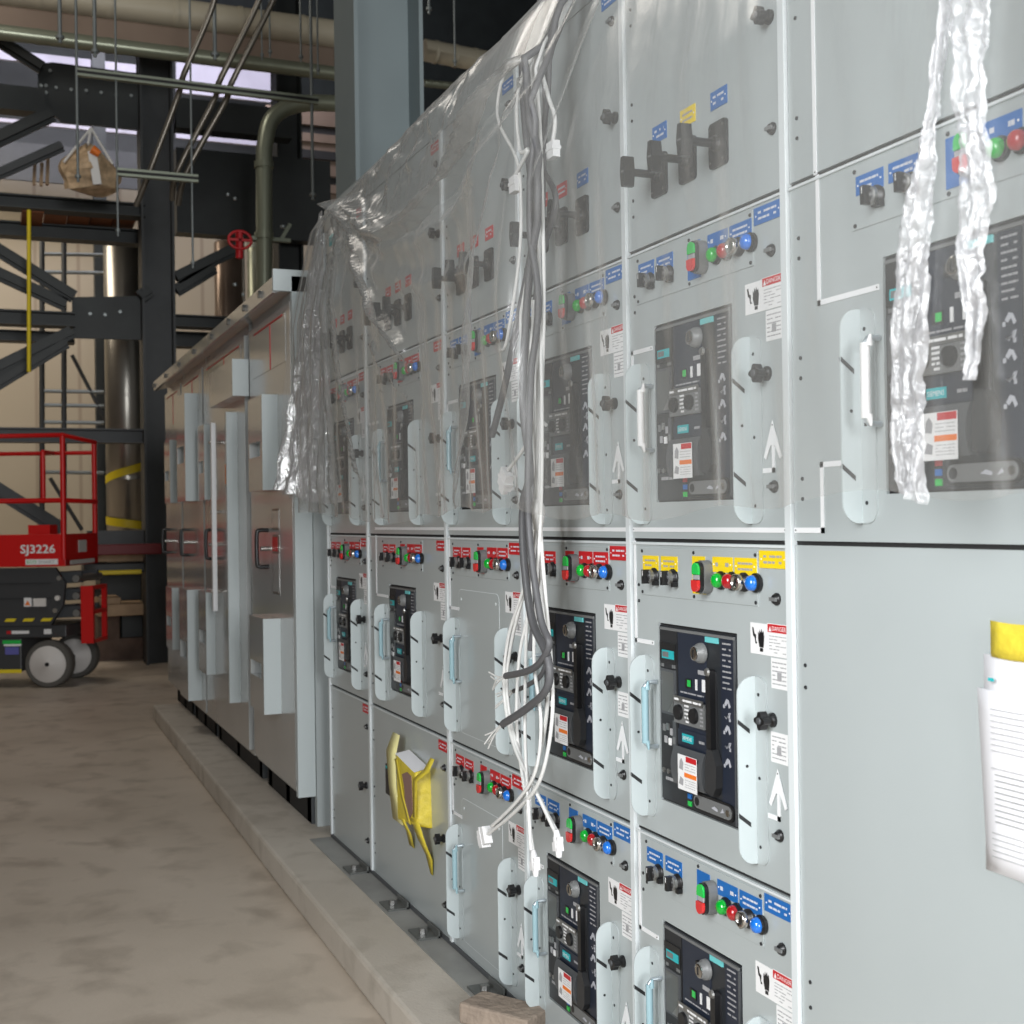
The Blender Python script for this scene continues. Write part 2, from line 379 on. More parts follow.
def breaker(parent, u0, z, k, indicator='green_btn'):
    W_, H_ = .273, .332
    mb = MB(); y = .001
    mb.box(0, W_, y, .03, 0, H_, 'brk'); mb.box(.004, W_-.004, y-.004, y, H_-.008, H_-.003, 'brk_mid'); mb.box(W_-.005, W_-.001, y-.004, y, .002, H_-.008, 'brk_grey')
    b = mb.build('circuit_breaker', parent, (u0, 0, z))
    mb = MB()                                            # protection relay at the left
    mb.box(.003, .068, y-.002, y, .055, .325, 'black_matt'); mb.box(.005, .066, y-.004, y-.002, .262, .300, 'black')
    mb.box(.014, .060, y-.0046, y-.004, .270, .286, 'teal'); mb.box(.017, .040, y-.005, y-.0046, .273, .283, 'brk_mid')
    mb.box(.008, .064, y-.005, y-.002, .165, .250, 'brk_grey'); mb.box(.013, .058, y-.0055, y-.005, .17, .245, 'brk_lcd')
    mb.prism([(.036, .170), (.058, .170), (.058, .192)], y-.006, y-.0055, 'steel'); lines(mb, .008, .064, .252, .261, 1, 'brk_mid', y-.0024, 5, .7)
    for a, c, q in ((.012, 'brk_mid', .140), (.026, 'steel', .143), (.040, 'label_grey', .135), (.018, 'label_grey', .118), (.034, 'white', .116), (.050, 'brk_mid', .120)): mb.box(a, a+.010, y-.004, y-.002, q-.009, q+.004, c)
    mb.box(.050, .062, y-.0035, y-.002, .100, .155, 'brk_grey')
    for a in (.014, .032, .052): mb.lathe([(0, .005), (.003, .005), (.003, 0)], 'steel', (a, y-.002, .056), 10)
    lines(mb, .008, .064, .036, .046, 1, 'label_grey', y-.0005, 8, .6)
    mb.build('trip_unit', b)
    mb = MB(); mb.box(.072, .172, y-.002, y, .055, .325, 'brk_navy'); mb.box(.172, .215, y-.003, y, .313, .323, 'teal_light')
    mb.box(.145, .170, y-.0026, y-.002, .252, .260, 'label_grey'); lines(mb, .08, .165, .210, .216, 1, 'label_grey', y-.0024, 4, .5)
    mb.build('centre_panel', b)
    mb = MB(); c = (.160, y-.002, .292); mb.lathe([(0, .019), (.008, .018), (.009, .015), (.016, .014), (.016, .011)], 'brk_mid', c, 18)
    mb.lathe([(0, .0125), (.018, .0125), (.019, .010), (.019, 0)], 'chrome', c, 18); mb.box(.1585, .1615, y-.022, y-.021, .285, .299, 'black'); mb.box(.130, .146, y-.008, y-.002, .283, .300, 'black')
    mb.build('key_lock', b)
    mb = MB(); mb.box(.100, .122, y-.0035, y-.002, .222, .240, 'black'); mb.box(.108, .120, y-.004, y-.0035, .226, .238, indicator)
    mb.build('indicator_window', b)
    mb = MB(); mb.box(.136, .142, y-.0035, y-.002, .222, .242, 'white'); mb.build('indicator_window', b)
    mb = MB(); mb.box(.160, .174, y-.0035, y-.002, .222, .244, 'white'); mb.build('indicator_window', b)
    mb = MB(); mb.box(.066, .176, y-.009, y-.002, .155, .200, 'brk_mid'); mb.box(.068, .174, y-.011, y-.009, .194, .206, 'steel')
    for s_ in (.086, .142): mb.lathe([(0, .0145), (.006, .0135), (.006, 0)], 'black', (s_, y-.009, .176), 16)
    lines(mb, .106, .122, .158, .194, 5, 'white', y-.0095, 6, .5); lines(mb, .162, .173, .158, .194, 5, 'label_grey', y-.0095, 9, .5); lines(mb, .072, .170, .196, .204, 1, 'white', y-.0115, 9, .5)
    mb.build('push_button_block', b)
    mb = MB(); mb.box(.072, .176, y-.004, y-.002, .114, .144, 'brk_navy'); mb.box(.090, .128, y-.006, y-.004, .122, .137, 'teal')
    text(mb, 'SIEMENS', .109, .1295, .007, y-.0063, 'white', .033); lines(mb, .140, .168, .126, .132, 1, 'label_grey', y-.0042, 2, .8)
    mb.build('maker_plate', b)
    mb = MB(); n = 8; vs = []; fs = []                   # bulging lower cover with its warning sticker
    for i in range(n+1):
        t = i/n; zz = .042+t*.070; yy = y-.004-.014*math.sin(math.pi*min(1, t*.8+.12))**.7
        vs += [(.066, yy, zz), (.178, yy, zz)]
    for i in range(n): fs.append((2*i, 2*i+1, 2*i+3, 2*i+2))
    mb.add(vs, fs, 'brk_grey', True)
    for side in (0, 1):
        sv = [vs[2*i+side] for i in range(n+1)]; mb.add(sv+[(sv[-1][0], y, sv[-1][2]), (sv[0][0], y, sv[0][2])], [tuple(range(n+3))], 'brk_grey')
    mb.build('lower_cover', b)
    mb = MB(); yy = y-.0205; mb.box(.098, .166, yy, yy+.0008, .038, .102, 'white'); mb.box(.128, .165, yy-.0004, yy, .091, .101, 'red'); mb.box(.122, .165, yy-.0004, yy, .063, .071, 'orange')
    mb.prism([(.104, .076), (.117, .074), (.119, .088), (.112, .096), (.106, .09)], yy-.0006, yy, 'label_grey')
    mb.prism([(.102, .048), (.117, .046), (.119, .058), (.108, .062)], yy-.0006, yy, 'label_grey')
    lines(mb, .124, .162, .074, .089, 3, 'label_grey', yy-.0002, 1, .2); lines(mb, .124, .162, .043, .060, 4, 'label_grey', yy-.0002, 7, .2)
    mb.build('warning_label', b)
    mb = MB(); mb.prism([(.182, .050), (.206, .046), (.212, .10), (.207, .262), (.184, .262)], y-.003, y, 'black_matt')
    mb.prism(rrect(.190, .206, .048, .268, .0078), y-.014, y-.003, 'black'); mb.prism([(.186, .048), (.212, .044), (.224, .060), (.226, .100), (.212, .125), (.194, .125), (.188, .10)], y-.016, y-.002, 'black_soft')
    mb.lathe([(0, .008), (.004, .006), (.004, 0)], 'steel', (.198, y-.014, .262), 12)
    mb.build('charging_handle', b)
    mb = MB(); mb.box(.222, .264, y-.0015, y, .035, .325, 'brk_navy'); lines(mb, .229, .258, .232, .320, 9, 'label_grey', y-.0017, 11, .3)
    for q, zz in enumerate((.212, .190, .166, .138, .108)):
        f = (-1) ** q; cx = .244
        mb.prism([(cx-.010, zz-.002), (cx-.003, zz+.007*f), (cx+.004, zz+.005), (cx+.010, zz-.006*f), (cx+.005, zz-.009), (cx+.001, zz), (cx-.005, zz-.006)], y-.0023, y-.0015, 'mark')
        mb.box(cx-.014+.018*(q % 2), cx-.009+.018*(q % 2), y-.0023, y-.0015, zz-.010, zz-.004, 'mark')
    mb.build('instruction_strip', b)
    for c, zz in (('red', .036), ('blue', .0225), ('green_btn', .009)): mb = MB(); mb.box(.100, .113, y-.002, y, zz-.0045, zz+.0045, c); mb.build('status_mark', b)
    mb = MB(); mb.prism(rrect(.122, .262, .004, .036, .0155), y-.004, y, 'black'); mb.prism(rrect(.127, .257, .008, .032, .0118), y-.005, y-.004, 'brk_mid')
    mb.lathe([(0, .008), (.0005, .008), (.0005, 0)], 'black', (.139, y-.005, .020), 14); mb.lathe([(0, .006), (.002, .006), (.002, 0)], 'chrome', (.246, y-.005, .020), 12)
    mb.prism([(.19, .018), (.21, .015), (.212, .019), (.20, .023)], y-.0055, y-.005, 'mark'); mb.prism([(.22, .015), (.232, .018), (.228, .024)], y-.0055, y-.005, 'mark')
    mb.build('crank_slot', b)
    return b

# ------------------------------------------------------------------ the near line-up
W, WW, RH, Z0 = .5588, .8128, .5715, .112756
X5 = -1.742345
BX = [X5-3*W-WW-W, X5-3*W-WW, X5-3*W, X5-2*W, X5-W, X5]
WID = [W, WW, W, W, W, WW]
DEPTH = 1.3
def controls(d, sec, color, dl, dr, z, seed):
    mb = MB(); mb.box(.043+dl, .462+dl, -.0022, 0, .464, .557, 'paint'); mb.build('instrument_plate', d, (0, 0, z), None, .0006)
    y = -.0022
    for u, v in ((.052, .550), (.252, .550), (.456, .550), (.052, .470), (.252, .470), (.456, .470)): cached('screw', 'screw', screw, d, (u+dl, y, z+v))
    for i, u in enumerate((.087, .161)): cached(('np', color, i), 'nameplate', nameplate(color, .062, .028, i), d, (u+dl, y, z+.5275))
    for i, (u, w, h, v) in enumerate(((.352, .066, .027, .531), (.426, .068, .029, .530))): cached(('np2', color, i), 'nameplate', nameplate(color, w, h, 5+i, 1+i), d, (u+dl, y, z+v))
    cached(('np3', color), 'nameplate', nameplate(color, .080, .029, 9), d, (.506+dr, -.0002, z+.5435))
    for u in (.104, .178): cached('sel', 'selector_switch', selector, d, (u+dl, y, z+.502))
    cached(('bk', color), 'button_backplate', lambda mb: mb.plate(-.022, .022, -.034, .034, 0, .0015, color), d, (.270+dl, y, z+.510))
    cached('dual', 'push_button_pair', dual_button, d, (.305+dl, y-.0015, z+.508))
    cached('pg', 'pilot_light', pilot('green_lens'), d, (.350+dl, y, z+.5035), 'green pilot light')
    cached('pr', 'pilot_light', pilot('red_lens'), d, (.386+dl, y, z+.5035), 'red pilot light')
    cached('key', 'key_switch', key_switch, d, (.424+dl, y, z+.5035))
    cached('pb', 'pilot_light', pilot('blue_lens'), d, (.460+dl, y, z+.5035), 'blue pilot light')
    cached('latch', 'latch_knob', latch_knob, d, (.516+dr, 0, z+.479))
def low_fittings(d, dl, dr, z, film, danger_at=None):
    cached('guard', 'guard_flange', guard, d, (.057+dl, 0, z+.031)); cached('guard', 'guard_flange', guard, d, (.447+min(dr, dl), 0, z+.031))
    cached(('h', film), 'door_handle', handle(film), d, (.103+dl, -.002, z+.236))
    cached('danger', 'warning_label', danger, d, (.435+dr, -.0002, z+.436))
    cached(('sl', 0), 'warning_label', small_label(1), d, (.520+dr, -.0002, z+.357))
    cached('tl', 'door_latch', t_latch, d, (.498+dr, 0, z+.279)); cached('latch', 'latch_knob', latch_knob, d, (.514+dr, 0, z+.092))
    cached('arrow', 'flow_arrow', arrow, d, (.512+dr, -.0002, z+.115))
def hinge_screws(d, z):
    for v in (.483, .451, .293, .261, .102, .070): cached('screw', 'screw', screw, d, (.033, -.0002, z+v))

SEC_LABEL = [
 'far left switchgear cabinet of the near line-up, narrow, half behind the gathered plastic edge',
 'wide switchgear cabinet with the yellow taped box on its lowest door',
 'switchgear cabinet just left of the hanging cables, with blank breaker-less panels and red nameplates',
 'switchgear cabinet directly behind and right of the hanging white and grey cables',
 'switchgear cabinet whose middle door carries yellow nameplates above its black breaker',
 'large switchgear cabinet at the right edge with a plain lower door and the taped paper']
NPC = [('red', 'red', 'red', 'red'), ('red', 'red', 'red', 'red'), ('red', 'red', 'blue', 'blue'), ('blue', 'red', 'blue', 'blue'), ('blue', 'yellow', 'blue', 'blue'), (None, None, 'blue', 'blue')]
KIND = [('blank', 'brk', 'brk', 'top'), ('taped', 'brk', 'brk', 'top'), ('panel', 'panel', 'brk', 'top'), ('brk', 'brk', 'brk', 'top'), ('brk', 'brk', 'brk', 'top'), ('none', 'none', 'brk', 'top')]
for s in range(6):
    w = WID[s]; sec = thing('switchgear_cabinet', (BX[s], 0, Z0), SEC_LABEL[s], 'switchgear cabinet', 'near switchgear line-up')
    mb = MB(); mb.box(.001, w-.001, .006, DEPTH, .006, 4*RH+.012, 'paint'); mb.box(.001, w-.001, .0, .03, 4*RH-.001, 4*RH+.085, 'paint')
    mb.box(.004, w-.004, .0055, .0065, .01, 4*RH, 'gap')
    mb.box(.001, w-.001, .012, DEPTH, -.010, .008, 'gap')
    mb.build('cabinet_body', sec)
    # corner strip on the right boundary and, for the first cabinet, on the left
    mb = MB(); mb.box(w-.010, w+.0075, -.0065, .006, .004, 4*RH, 'trim'); mb.build('corner_strip', sec, bevel=.001)
    if s == 0: mb = MB(); mb.box(-.002, .010, -.0065, .006, .004, 4*RH, 'trim'); mb.build('corner_strip', sec, bevel=.001)
    dl = (w-W)/2; dr = (w-W); lo = .010
    done = set()
    for row in range(4):
        k = KIND[s][row]; z = row*RH; c = NPC[s][row]
        z0, z1 = z+.0035, z+RH-.0035
        if k == 'none':
            if row == 0: z1 = 2*RH-.0035
            else: continue
        mb = MB()
        if k == 'brk':
            a, b_, e, f = .110+dl, .391+dl, z+.073, z+.413
            for q in ((lo, a, z0, z1), (b_, w-.011, z0, z1), (a, b_, z0, e), (a, b_, f, z1)): mb.box(q[0], q[1], 0, .006, q[2], q[3], 'paint')
        else: mb.box(lo, w-.011, 0, .006, z0, z1, 'paint')
        mb.box(lo, w-.011, -.004, 0, z1-.005, z1-.001, 'trim') if (row == 1 or k == 'brk' or row == 0) and k != 'none' else None  # pale strip paints the lit top edge of the door
        d = mb.build('compartment_door', sec)
        if k == 'none':
            for v in (.45, .41, .95, .915): cached('screw', 'screw', screw, d, (.033, -.0002, v))
            continue
        hinge_screws(d, z)
        if k == 'brk':
            controls(d, s, c, dl, dr, z, s*7+row); low_fittings(d, dl, dr, z, 'white' if (s, row) in ((5, 2), (4, 2)) else 'handle_film')
            breaker(sec, .114+dl, z+.077, s)
            if row == 1 and s >= 3: cached(('sl', 1), 'warning_label', small_label(4), d, (.516, -.0002, z+.235))
        elif k == 'panel':
            controls(d, s, c, dl, dr, z, s*7+row); low_fittings(d, dl, dr, z, 'handle_film')
            mb = MB(); mb.prism(rrect(.088, .392, .034, .427, .02), -.0005, .0002, 'trim'); mb.prism(rrect(.0895, .3905, .0355, .4255, .019), -.0008, -.0004, 'paint')
            for q in (.11, .37): mb.lathe([(0, .004), (.001, .004), (.001, 0)], 'trim', (q, -.0008, .40), 8)
            mb.build('blanking_panel', d, (0, 0, z))
        elif k in ('blank', 'taped'):
            cached(('np3', 'red'), 'nameplate', nameplate('red', .080, .029, 9), d, (.500+dr, -.0002, z+.543))
            cached('latch', 'latch_knob', latch_knob, d, (.510+dr, 0, z+.483)); cached('latch', 'latch_knob', latch_knob, d, (.505+dr, 0, z+.092)); cached('tl', 'door_latch', t_latch, d, (.495+dr, 0, z+.279))
            if k == 'taped':
                mb = MB(); mb.box(.205, .27, -.012, 0, z+.305, z+.402, 'black'); mb.box(.21, .225, -.013, -.012, z+.388, z+.396, 'teal'); mb.build('protective_relay', d)
                cached(('np', 'red', 0), 'nameplate', nameplate('red', .062, .028, 0), d, (.245, -.0002, z+.425)); cached(('np', 'red', 1), 'nameplate', nameplate('red', .062, .028, 1), d, (.515, -.0002, z+.42))
        elif k == 'top':
            if s < 5:
                cs = {4: ('blue', 'yellow', 'blue'), 3: ('red', 'red', 'blue'), 2: ('red', 'red', 'red')}.get(s, ('red', 'red', 'red'))
                for i, u in enumerate((.145, .252, .360)):
                    cached('rotary', 'rotary_switch', rotary, d, (u+dl, 0, z+.125)); cached(('np4', cs[i], i), 'nameplate', nameplate(cs[i], .054, .032, 20+i), d, (u+dl, -.0002, z+.206))
                cached('tl', 'door_latch', t_latch, d, (.520+dr, 0, z+.289)); cached('latch', 'latch_knob', latch_knob, d, (.524+dr, 0, z+.105))
                cached('latch', 'latch_knob', latch_knob, d, (.510+dr, 0, z+.49))
                cached(('np3', c), 'nameplate', nameplate(c, .080, .029, 9), d, (.505+dr, -.0002, z+.540))
            if s == 0:
                mb = MB(); mb.box(.08, .15, -.0015, 0, -.02, .02, 'teal'); text(mb, 'SIEMENS', .115, 0, .013, -.0018, 'white', .056); mb.build('maker_plate', d, (0, 0, z+.525))
        # mimic bus
        if k == 'top' and s == 5: mimic(d, [(.080, .004, .080, .56)], z)
        if k == 'brk' and row == 2:
            if s == 5: mimic(d, [(.085, .372, .085, .566), (.085, .372, .225, .372), (.125+.04, .122, .085, .122), (.085, .122, .085, .0205), (.085, .0205, .014, .0205)], z)
            elif s == 1: mimic(d, [(.085, .0205, w-.016, .0205), (.02, .372, .14, .372), (.02, .372, .02, .566)], z)
            elif s == 0: mimic(d, [(.02, .56, .53, .56), (.03, .0205, .03, .006)], z)
            else: mimic(d, [(.016, .0205, w-.016, .0205), (.02, .372, .10, .372), (.02, .372, .02, .30)], z)
        if row < 2 and k in ('brk', 'panel'):
            if s == 1: mimic(d, [(.092, .566, .092, .372), (.092, .372, .22, .372)], z)
            elif s == 0: mimic(d, [(.028, .566, .028, .372), (.028, .372, .105, .372)], z)
            else: mimic(d, [(.019, .566, .019, .372), (.019, .372, .088, .372)], z)

# clips that hold the cabinets to the plinth, base strip
mb = MB(); mb.box(-4.80, -.9, -.085, .02, .096, .103, 'channel'); mb.box(-4.80, -.9, -.004, .012, .1, .116, 'brk_grey')
tag(mb.build('base_channel'), 'steel channel sunk in the concrete curb along the foot of the switchgear', 'channel')
for i, x in enumerate((-4.3, -3.85, -3.55, -3.05)):
    mb = MB(); mb.box(x-.05, x+.05, -.075, -.01, .103, .109, 'brk_lcd'); mb.box(x-.05, x+.05, -.016, -.010, .103, .125, 'brk_lcd'); mb.lathe([(0, .012), (.014, .012), (.014, 0)], 'steel', (x, -.045, .109), 6, axis=2, sgn=1)
    tag(mb.build('anchor_clip'), ['steel anchor clip at the foot of the wide cabinet, farthest one', 'steel anchor clip on the curb below the yellow taped box', 'steel anchor clip on the curb right of the yellow taped box', 'nearest steel anchor clip on the curb, beside the paving stone'][i], 'clip', 'anchor clips on the curb')
# paving stone
mb = MB(); mb.box(0, .20, 0, .10, 0, .05, 'brick'); o = mb.build('paving_stone', bevel=.006); o.location = (-2.90, -.17, .1); o.rotation_euler = (0, 0, math.radians(32))
tag(o, 'brown paving stone lying on the curb under the cables', 'paving stone')

# ------------------------------------------------------------------ paper and tapes
def sheet(name, nx, nz, fn, m, parent=None, solid=0.):
    vs = [fn(i/nx, j/nz) for j in range(nz+1) for i in range(nx+1)]
    fs = [(j*(nx+1)+i, j*(nx+1)+i+1, (j+1)*(nx+1)+i+1, (j+1)*(nx+1)+i) for j in range(nz) for i in range(nx)]
    mb = MB(); mb.add(vs, fs, m, True); o = mb.build(name, parent)
    if solid: q = o.modifiers.new('thick', 'SOLIDIFY'); q.thickness = solid
    return o
def pp(u, v): return (-1.318+.19*u+.008*v-.012*(1-v)*0, -.004-.006*math.sin(3*u)-.004*(1-v), .835+.235*v-.012*u)
p1 = thing('paper_sheet', (0, 0, 0), 'white printed sheets of paper taped to the plain grey door', 'paper')
sheet('rear_sheet', 6, 8, lambda u, v: (-1.316+.19*u+.006*v, -.0015-.004*math.sin(2*u+v), .838+.28*v), 'paper', p1, .0006)
sheet('front_sheet', 6, 8, lambda u, v: (-1.319+.19*u+.010*(1-v), -.005-.003*v-.006*math.sin(u*3)*(1-v), .846+.228*v-.014*u), 'paper', p1, .0006)
mb = MB()
for i in range(26):
    zz = 1.05-.0075*i
    if i in (8, 9, 20): continue
    mb.box(-1.292+(.006 if 10 < i < 20 else 0), -1.16, -.0125, -.0122, zz-.0010, zz, 'brk_mid' if 10 < i < 20 else 'label_grey')
mb.box(-1.295, -1.285, -.0125, -.0120, 1.085, 1.089, 'teal')
mb.build('printed_text', p1)
tag(sheet('yellow_tape', 8, 3, lambda u, v: (-1.294+.15*u, -.008-.001*math.sin(9*u), 1.116+.046*v-.002*math.sin(5*u)), 'tape', None, .0004), 'strip of yellow masking tape holding the paper on the grey door', 'tape')

t = thing('taped_box', (-3.72, 0, .45), 'small box wrapped in yellow tape stuck to the lowest door of the wide cabinet', 'taped box')
ox, oz = 3.72, -.45
def L2(v): return [(a+ox, b, c+oz) for a, b, c in v]
mb = MB()
mb.add(L2([(-3.80, -.045, .585), (-3.61, -.045, .560), (-3.60, -.045, .405), (-3.79, -.045, .385), (-3.80, 0, .585), (-3.60, 0, .572), (-3.59, 0, .395), (-3.79, 0, .385)]), [(0, 1, 2, 3), (1, 5, 6, 2), (0, 4, 5, 1), (3, 2, 6, 7), (0, 3, 7, 4)], 'tape')
mb.build('box', t, bevel=.006)
mb = MB(); mb.prism([(ox-3.73, .085), (ox-3.68, .10), (ox-3.64, .095), (ox-3.63, -.01), (ox-3.66, -.035), (ox-3.70, -.01), (ox-3.71, .05)], -.0475, -.045, 'card'); mb.build('card_window', t)
mb = MB(); mb.add(L2([(-3.80, -.047, .586), (-3.61, -.047, .561), (-3.60, -.004, .573), (-3.79, -.004, .596)]), [(0, 1, 2, 3)], 'paper'); mb.build('paper_lid', t)
def strip(name, pts, m):
    mb = MB(); vs = []; n = len(pts)
    for (x, y, z, w) in pts: vs += [(x-w/2+ox, y, z+oz), (x+w/2+ox, y, z+oz)]
    mb.add(vs, [(2*i, 2*i+1, 2*i+3, 2*i+2) for i in range(n-1)], m, True); o = mb.build(name, t); q = o.modifiers.new('thick', 'SOLIDIFY'); q.thickness = .0012; return o
strip('pale_tape_strip', [(-3.84, -.030, .640, .07), (-3.85, -.046, .58, .10), (-3.83, -.048, .48, .08), (-3.82, -.035, .37, .11)], 'tape_pale')
strip('yellow_tape_strip', [(-3.52, -.02, .615, .035), (-3.55, -.030, .575, .045), (-3.60, -.048, .54, .035), (-3.605, -.050, .43, .03)], 'tape')
strip('yellow_tape_strip', [(-3.74, -.047, .40, .05), (-3.76, -.02, .35, .05), (-3.78, -.004, .30, .05)], 'tape')
strip('yellow_tape_strip', [(-3.61, -.048, .42, .09), (-3.60, -.03, .36, .075), (-3.60, -.008, .31, .06), (-3.59, -.004, .262, .02)], 'tape')
strip('yellow_tape_strip', [(-3.79, -.0475, .57, .03), (-3.73, -.048, .47, .03), (-3.66, -.048, .40, .03)], 'tape')

# ------------------------------------------------------------------ lie of the plastic sheet
CRE = []   # (polyline in x,z of the sheet, height, width)
def crease(px, h, w): CRE.append(([(p.x, p.z) for p in (at(1, -.10, a, b) for a, b in px)], h, w))
crease([(345, 205), (362, 222), (382, 236), (402, 238), (430, 222), (462, 190), (490, 150), (515, 115), (545, 70)], .075, .026)
crease([(347, 207), (364, 226), (384, 240), (404, 242), (432, 226), (465, 193), (493, 153), (518, 118), (548, 72)], -.05, .011)
crease([(352, 206), (372, 220), (395, 224), (425, 210), (455, 180), (480, 145)], .03, .010)
crease([(345, 208), (360, 240), (378, 270), (400, 320), (420, 352)], .045, .016)
crease([(340, 215), (350, 300), (362, 400), (374, 470)], .03, .016)
crease([(335, 215), (340, 330), (345, 440), (352, 500)], .03, .016)
crease([(333, 260), (334, 380), (336, 490)], .02, .012)
crease([(400, 250), (430, 245), (470, 220), (520, 160), (560, 90)], .02, .03)
crease([(385, 345), (405, 372), (425, 402)], .015, .012)
crease([(560, 0), (545, 100), (535, 200), (500, 380), (480, 500)], .025, .025)
crease([(585, -40), (560, 60), (548, 160), (545, 300), (560, 500)], .02, .03)
crease([(620, -60), (585, 80), (560, 200)], .02, .03)
crease([(370, 265), (440, 290), (500, 270)], .015, .03)
def seg(px, pz, a, b):
    dx, dz = b[0]-a[0], b[1]-a[1]; t = max(0, min(1, ((px-a[0])*dx+(pz-a[1])*dz)/(dx*dx+dz*dz+1e-9)))
    return math.hypot(px-a[0]-t*dx, pz-a[1]-t*dz)
def front_y(x, z):
    q = max(0., (2.47-z)/1.17)                         # 0 at the top edge, 1 at the hem
    y = -.035-.105*min(1, q*2.6)**.8
    if -3.3 < x < -2.1: y -= .050*math.exp(-((x+2.62)/.22)**2)*min(1, .45+q*3)
    y -= .010*math.sin(x*13+z*2)*min(1, q*2)+.006*math.sin(x*29-z*5+1)*q+.004*math.sin(x*61+z*9)*q
    if z > 2.0 and x < -2.9:                            # crumpled zone above the swag
        lim = 2.47-.30*math.sin(min(1, max(0, (x+4.75)/1.7))*math.pi)**.6
        if z > lim and x > -4.72: y += .030*noise.noise(Vector((x*9, 0, z*11)))*min(1, (z-lim)/.05)+.012*noise.noise(Vector((x*30, 3, z*30)))
    if x < -4.1: y -= (.025*math.sin(x*55+z*3))*q*min(1, (-4.1-x)/.3)
    for pl, h, w in CRE:
        bx0 = min(p[0] for p in pl)-.15; bx1 = max(p[0] for p in pl)+.15
        if bx0 < x < bx1:
            d = min(seg(x, z, pl[i], pl[i+1]) for i in range(len(pl)-1))
            if d < 4*w: y -= h*math.exp(-(d/w)**2)*(min(1, max(0, (x+4.8)/.25)) if z > 2.2 else 1)
    return y
# ------------------------------------------------------------------ hanging cables
def smooth(pts, n=6):
    out = []; P = [Vector(p) for p in pts]
    for i in range(len(P)-1):
        p0 = P[max(i-1, 0)]; p1_, p2 = P[i], P[i+1]; p3 = P[min(i+2, len(P)-1)]
        for k in range(n):
            s_ = k/n; out.append(.5*((2*p1_)+(p2-p0)*s_+(2*p0-5*p1_+4*p2-p3)*s_*s_+(3*p1_-p0-3*p2+p3)*s_**3))
    return out+[P[-1]]
CAB = [
 ('cable_grey', .0085, -.075, [(516, -60), (520, 0), (522, 60), (524, 110), (530, 170), (537, 215), (530, 260), (516, 330), (505, 385), (492, 436)], 'dark grey cable ending in a cut black tip above the third cabinet', None),
 ('cable_grey', .0085, -.150, [(524, -60), (527, 0), (527, 90), (538, 190), (528, 290), (523, 400), (530, 470), (523, 505), (524, 560), (532, 620), (547, 655), (548, 686), (530, 706), (503, 724)], 'lower dark grey cable with stripped white wires at its end', 'frayed'),
 ('cable_grey', .0075, -.155, [(530, -60), (533, 0), (531, 120), (530, 230), (534, 300), (530, 400), (528, 500), (532, 560), (541, 620), (549, 645), (534, 668), (506, 676)], 'upper dark grey cable with stripped white wires at its end', 'frayed'),
 ('cable_grey', .0055, -.085, [(536, -60), (540, 0), (545, 100), (543, 200), (540, 300), (535, 420), (540, 560), (548, 640), (543, 672), (528, 685), (514, 691)], 'thin grey cable bent left between the two thick stripped ones', 'frayed'),
 ('cable_grey', .0065, -.09, [(545, -60), (552, 0), (548, 90), (541, 160), (556, 200), (541, 260), (533, 330), (527, 430), (536, 520), (536, 600), (530, 650)], 'short grey cable ending behind the white bundle', None),
 ('cable_white', .004, -.115, [(528, -60), (518, 0), (508, 50), (498, 100), (500, 125), (517, 160), (521, 200), (519, 260), (507, 340), (500, 350)], 'white cable that bows out left near the top of the plastic', None),
 ('cable_white', .0045, -.11, [(560, -60), (548, 0), (541, 60), (548, 95), (555, 118), (553, 141)], 'short white cable with a connector at the top right of the bundle', 'down'),
 ('cable_white', .0045, -.12, [(525, -60), (530, 0), (526, 60), (517, 100), (520, 150), (528, 150), (515, 176)], 'white cable with a connector among the rotary switches', 'down'),
 ('cable_white', .004, -.12, [(540, -60), (545, 0), (535, 70), (533, 140), (541, 200), (525, 290), (521, 330), (533, 400), (528, 440), (508, 470)], 'white cable with a tilted connector just above the plastic hem', 'tilt'),
 ('cable_white', .004, -.10, [(550, -60), (548, 0), (540, 60), (532, 110), (540, 190), (538, 280), (530, 360), (535, 410), (546, 425)], 'white cable with a loose wire end pointing right at the breaker', None),
 ('cable_white', .0042, -.12, [(531, 0), (536, 150), (540, 300), (537, 420), (536, 512), (533, 560), (520, 600), (508, 640), (504, 690), (514, 745), (540, 800), (557, 836)], 'white cable looping left to the lower right connector', 'blob'),
 ('cable_white', .0042, -.13, [(535, 0), (541, 150), (544, 300), (541, 420), (540, 512), (545, 590), (551, 660), (552, 720), (540, 780), (515, 812), (488, 834)], 'white cable looping right to the lower left connector', 'left'),
 ('cable_white', .0042, -.125, [(538, 300), (539, 420), (538, 512), (541, 590), (547, 650), (546, 720), (530, 785), (505, 815), (489, 831)], 'white cable inside the right loop of the bundle', None),
 ('cable_white', .0042, -.115, [(534, 300), (535, 420), (537, 512), (528, 575), (512, 640), (507, 690), (518, 750), (543, 805), (556, 830)], 'white cable inside the left loop of the bundle', None),
 ('cable_white', .004, -.11, [(533, 300), (534, 420), (536, 512), (530, 600), (519, 660), (517, 730), (526, 800), (534, 856)], 'white cable hanging straight down to the lowest connector', 'blob'),
 ('cable_white', .004, -.135, [(540, 300), (542, 420), (541, 512), (537, 580), (534, 660), (541, 720), (536, 770), (518, 800), (492, 826)], 'white cable crossing in the middle of the bundle', None),
 ('cable_white', .004, -.13, [(537, 300), (538, 420), (534, 512), (527, 620), (525, 720), (527, 780), (531, 850)], 'thin white cable beside the straight hanging one', None)]
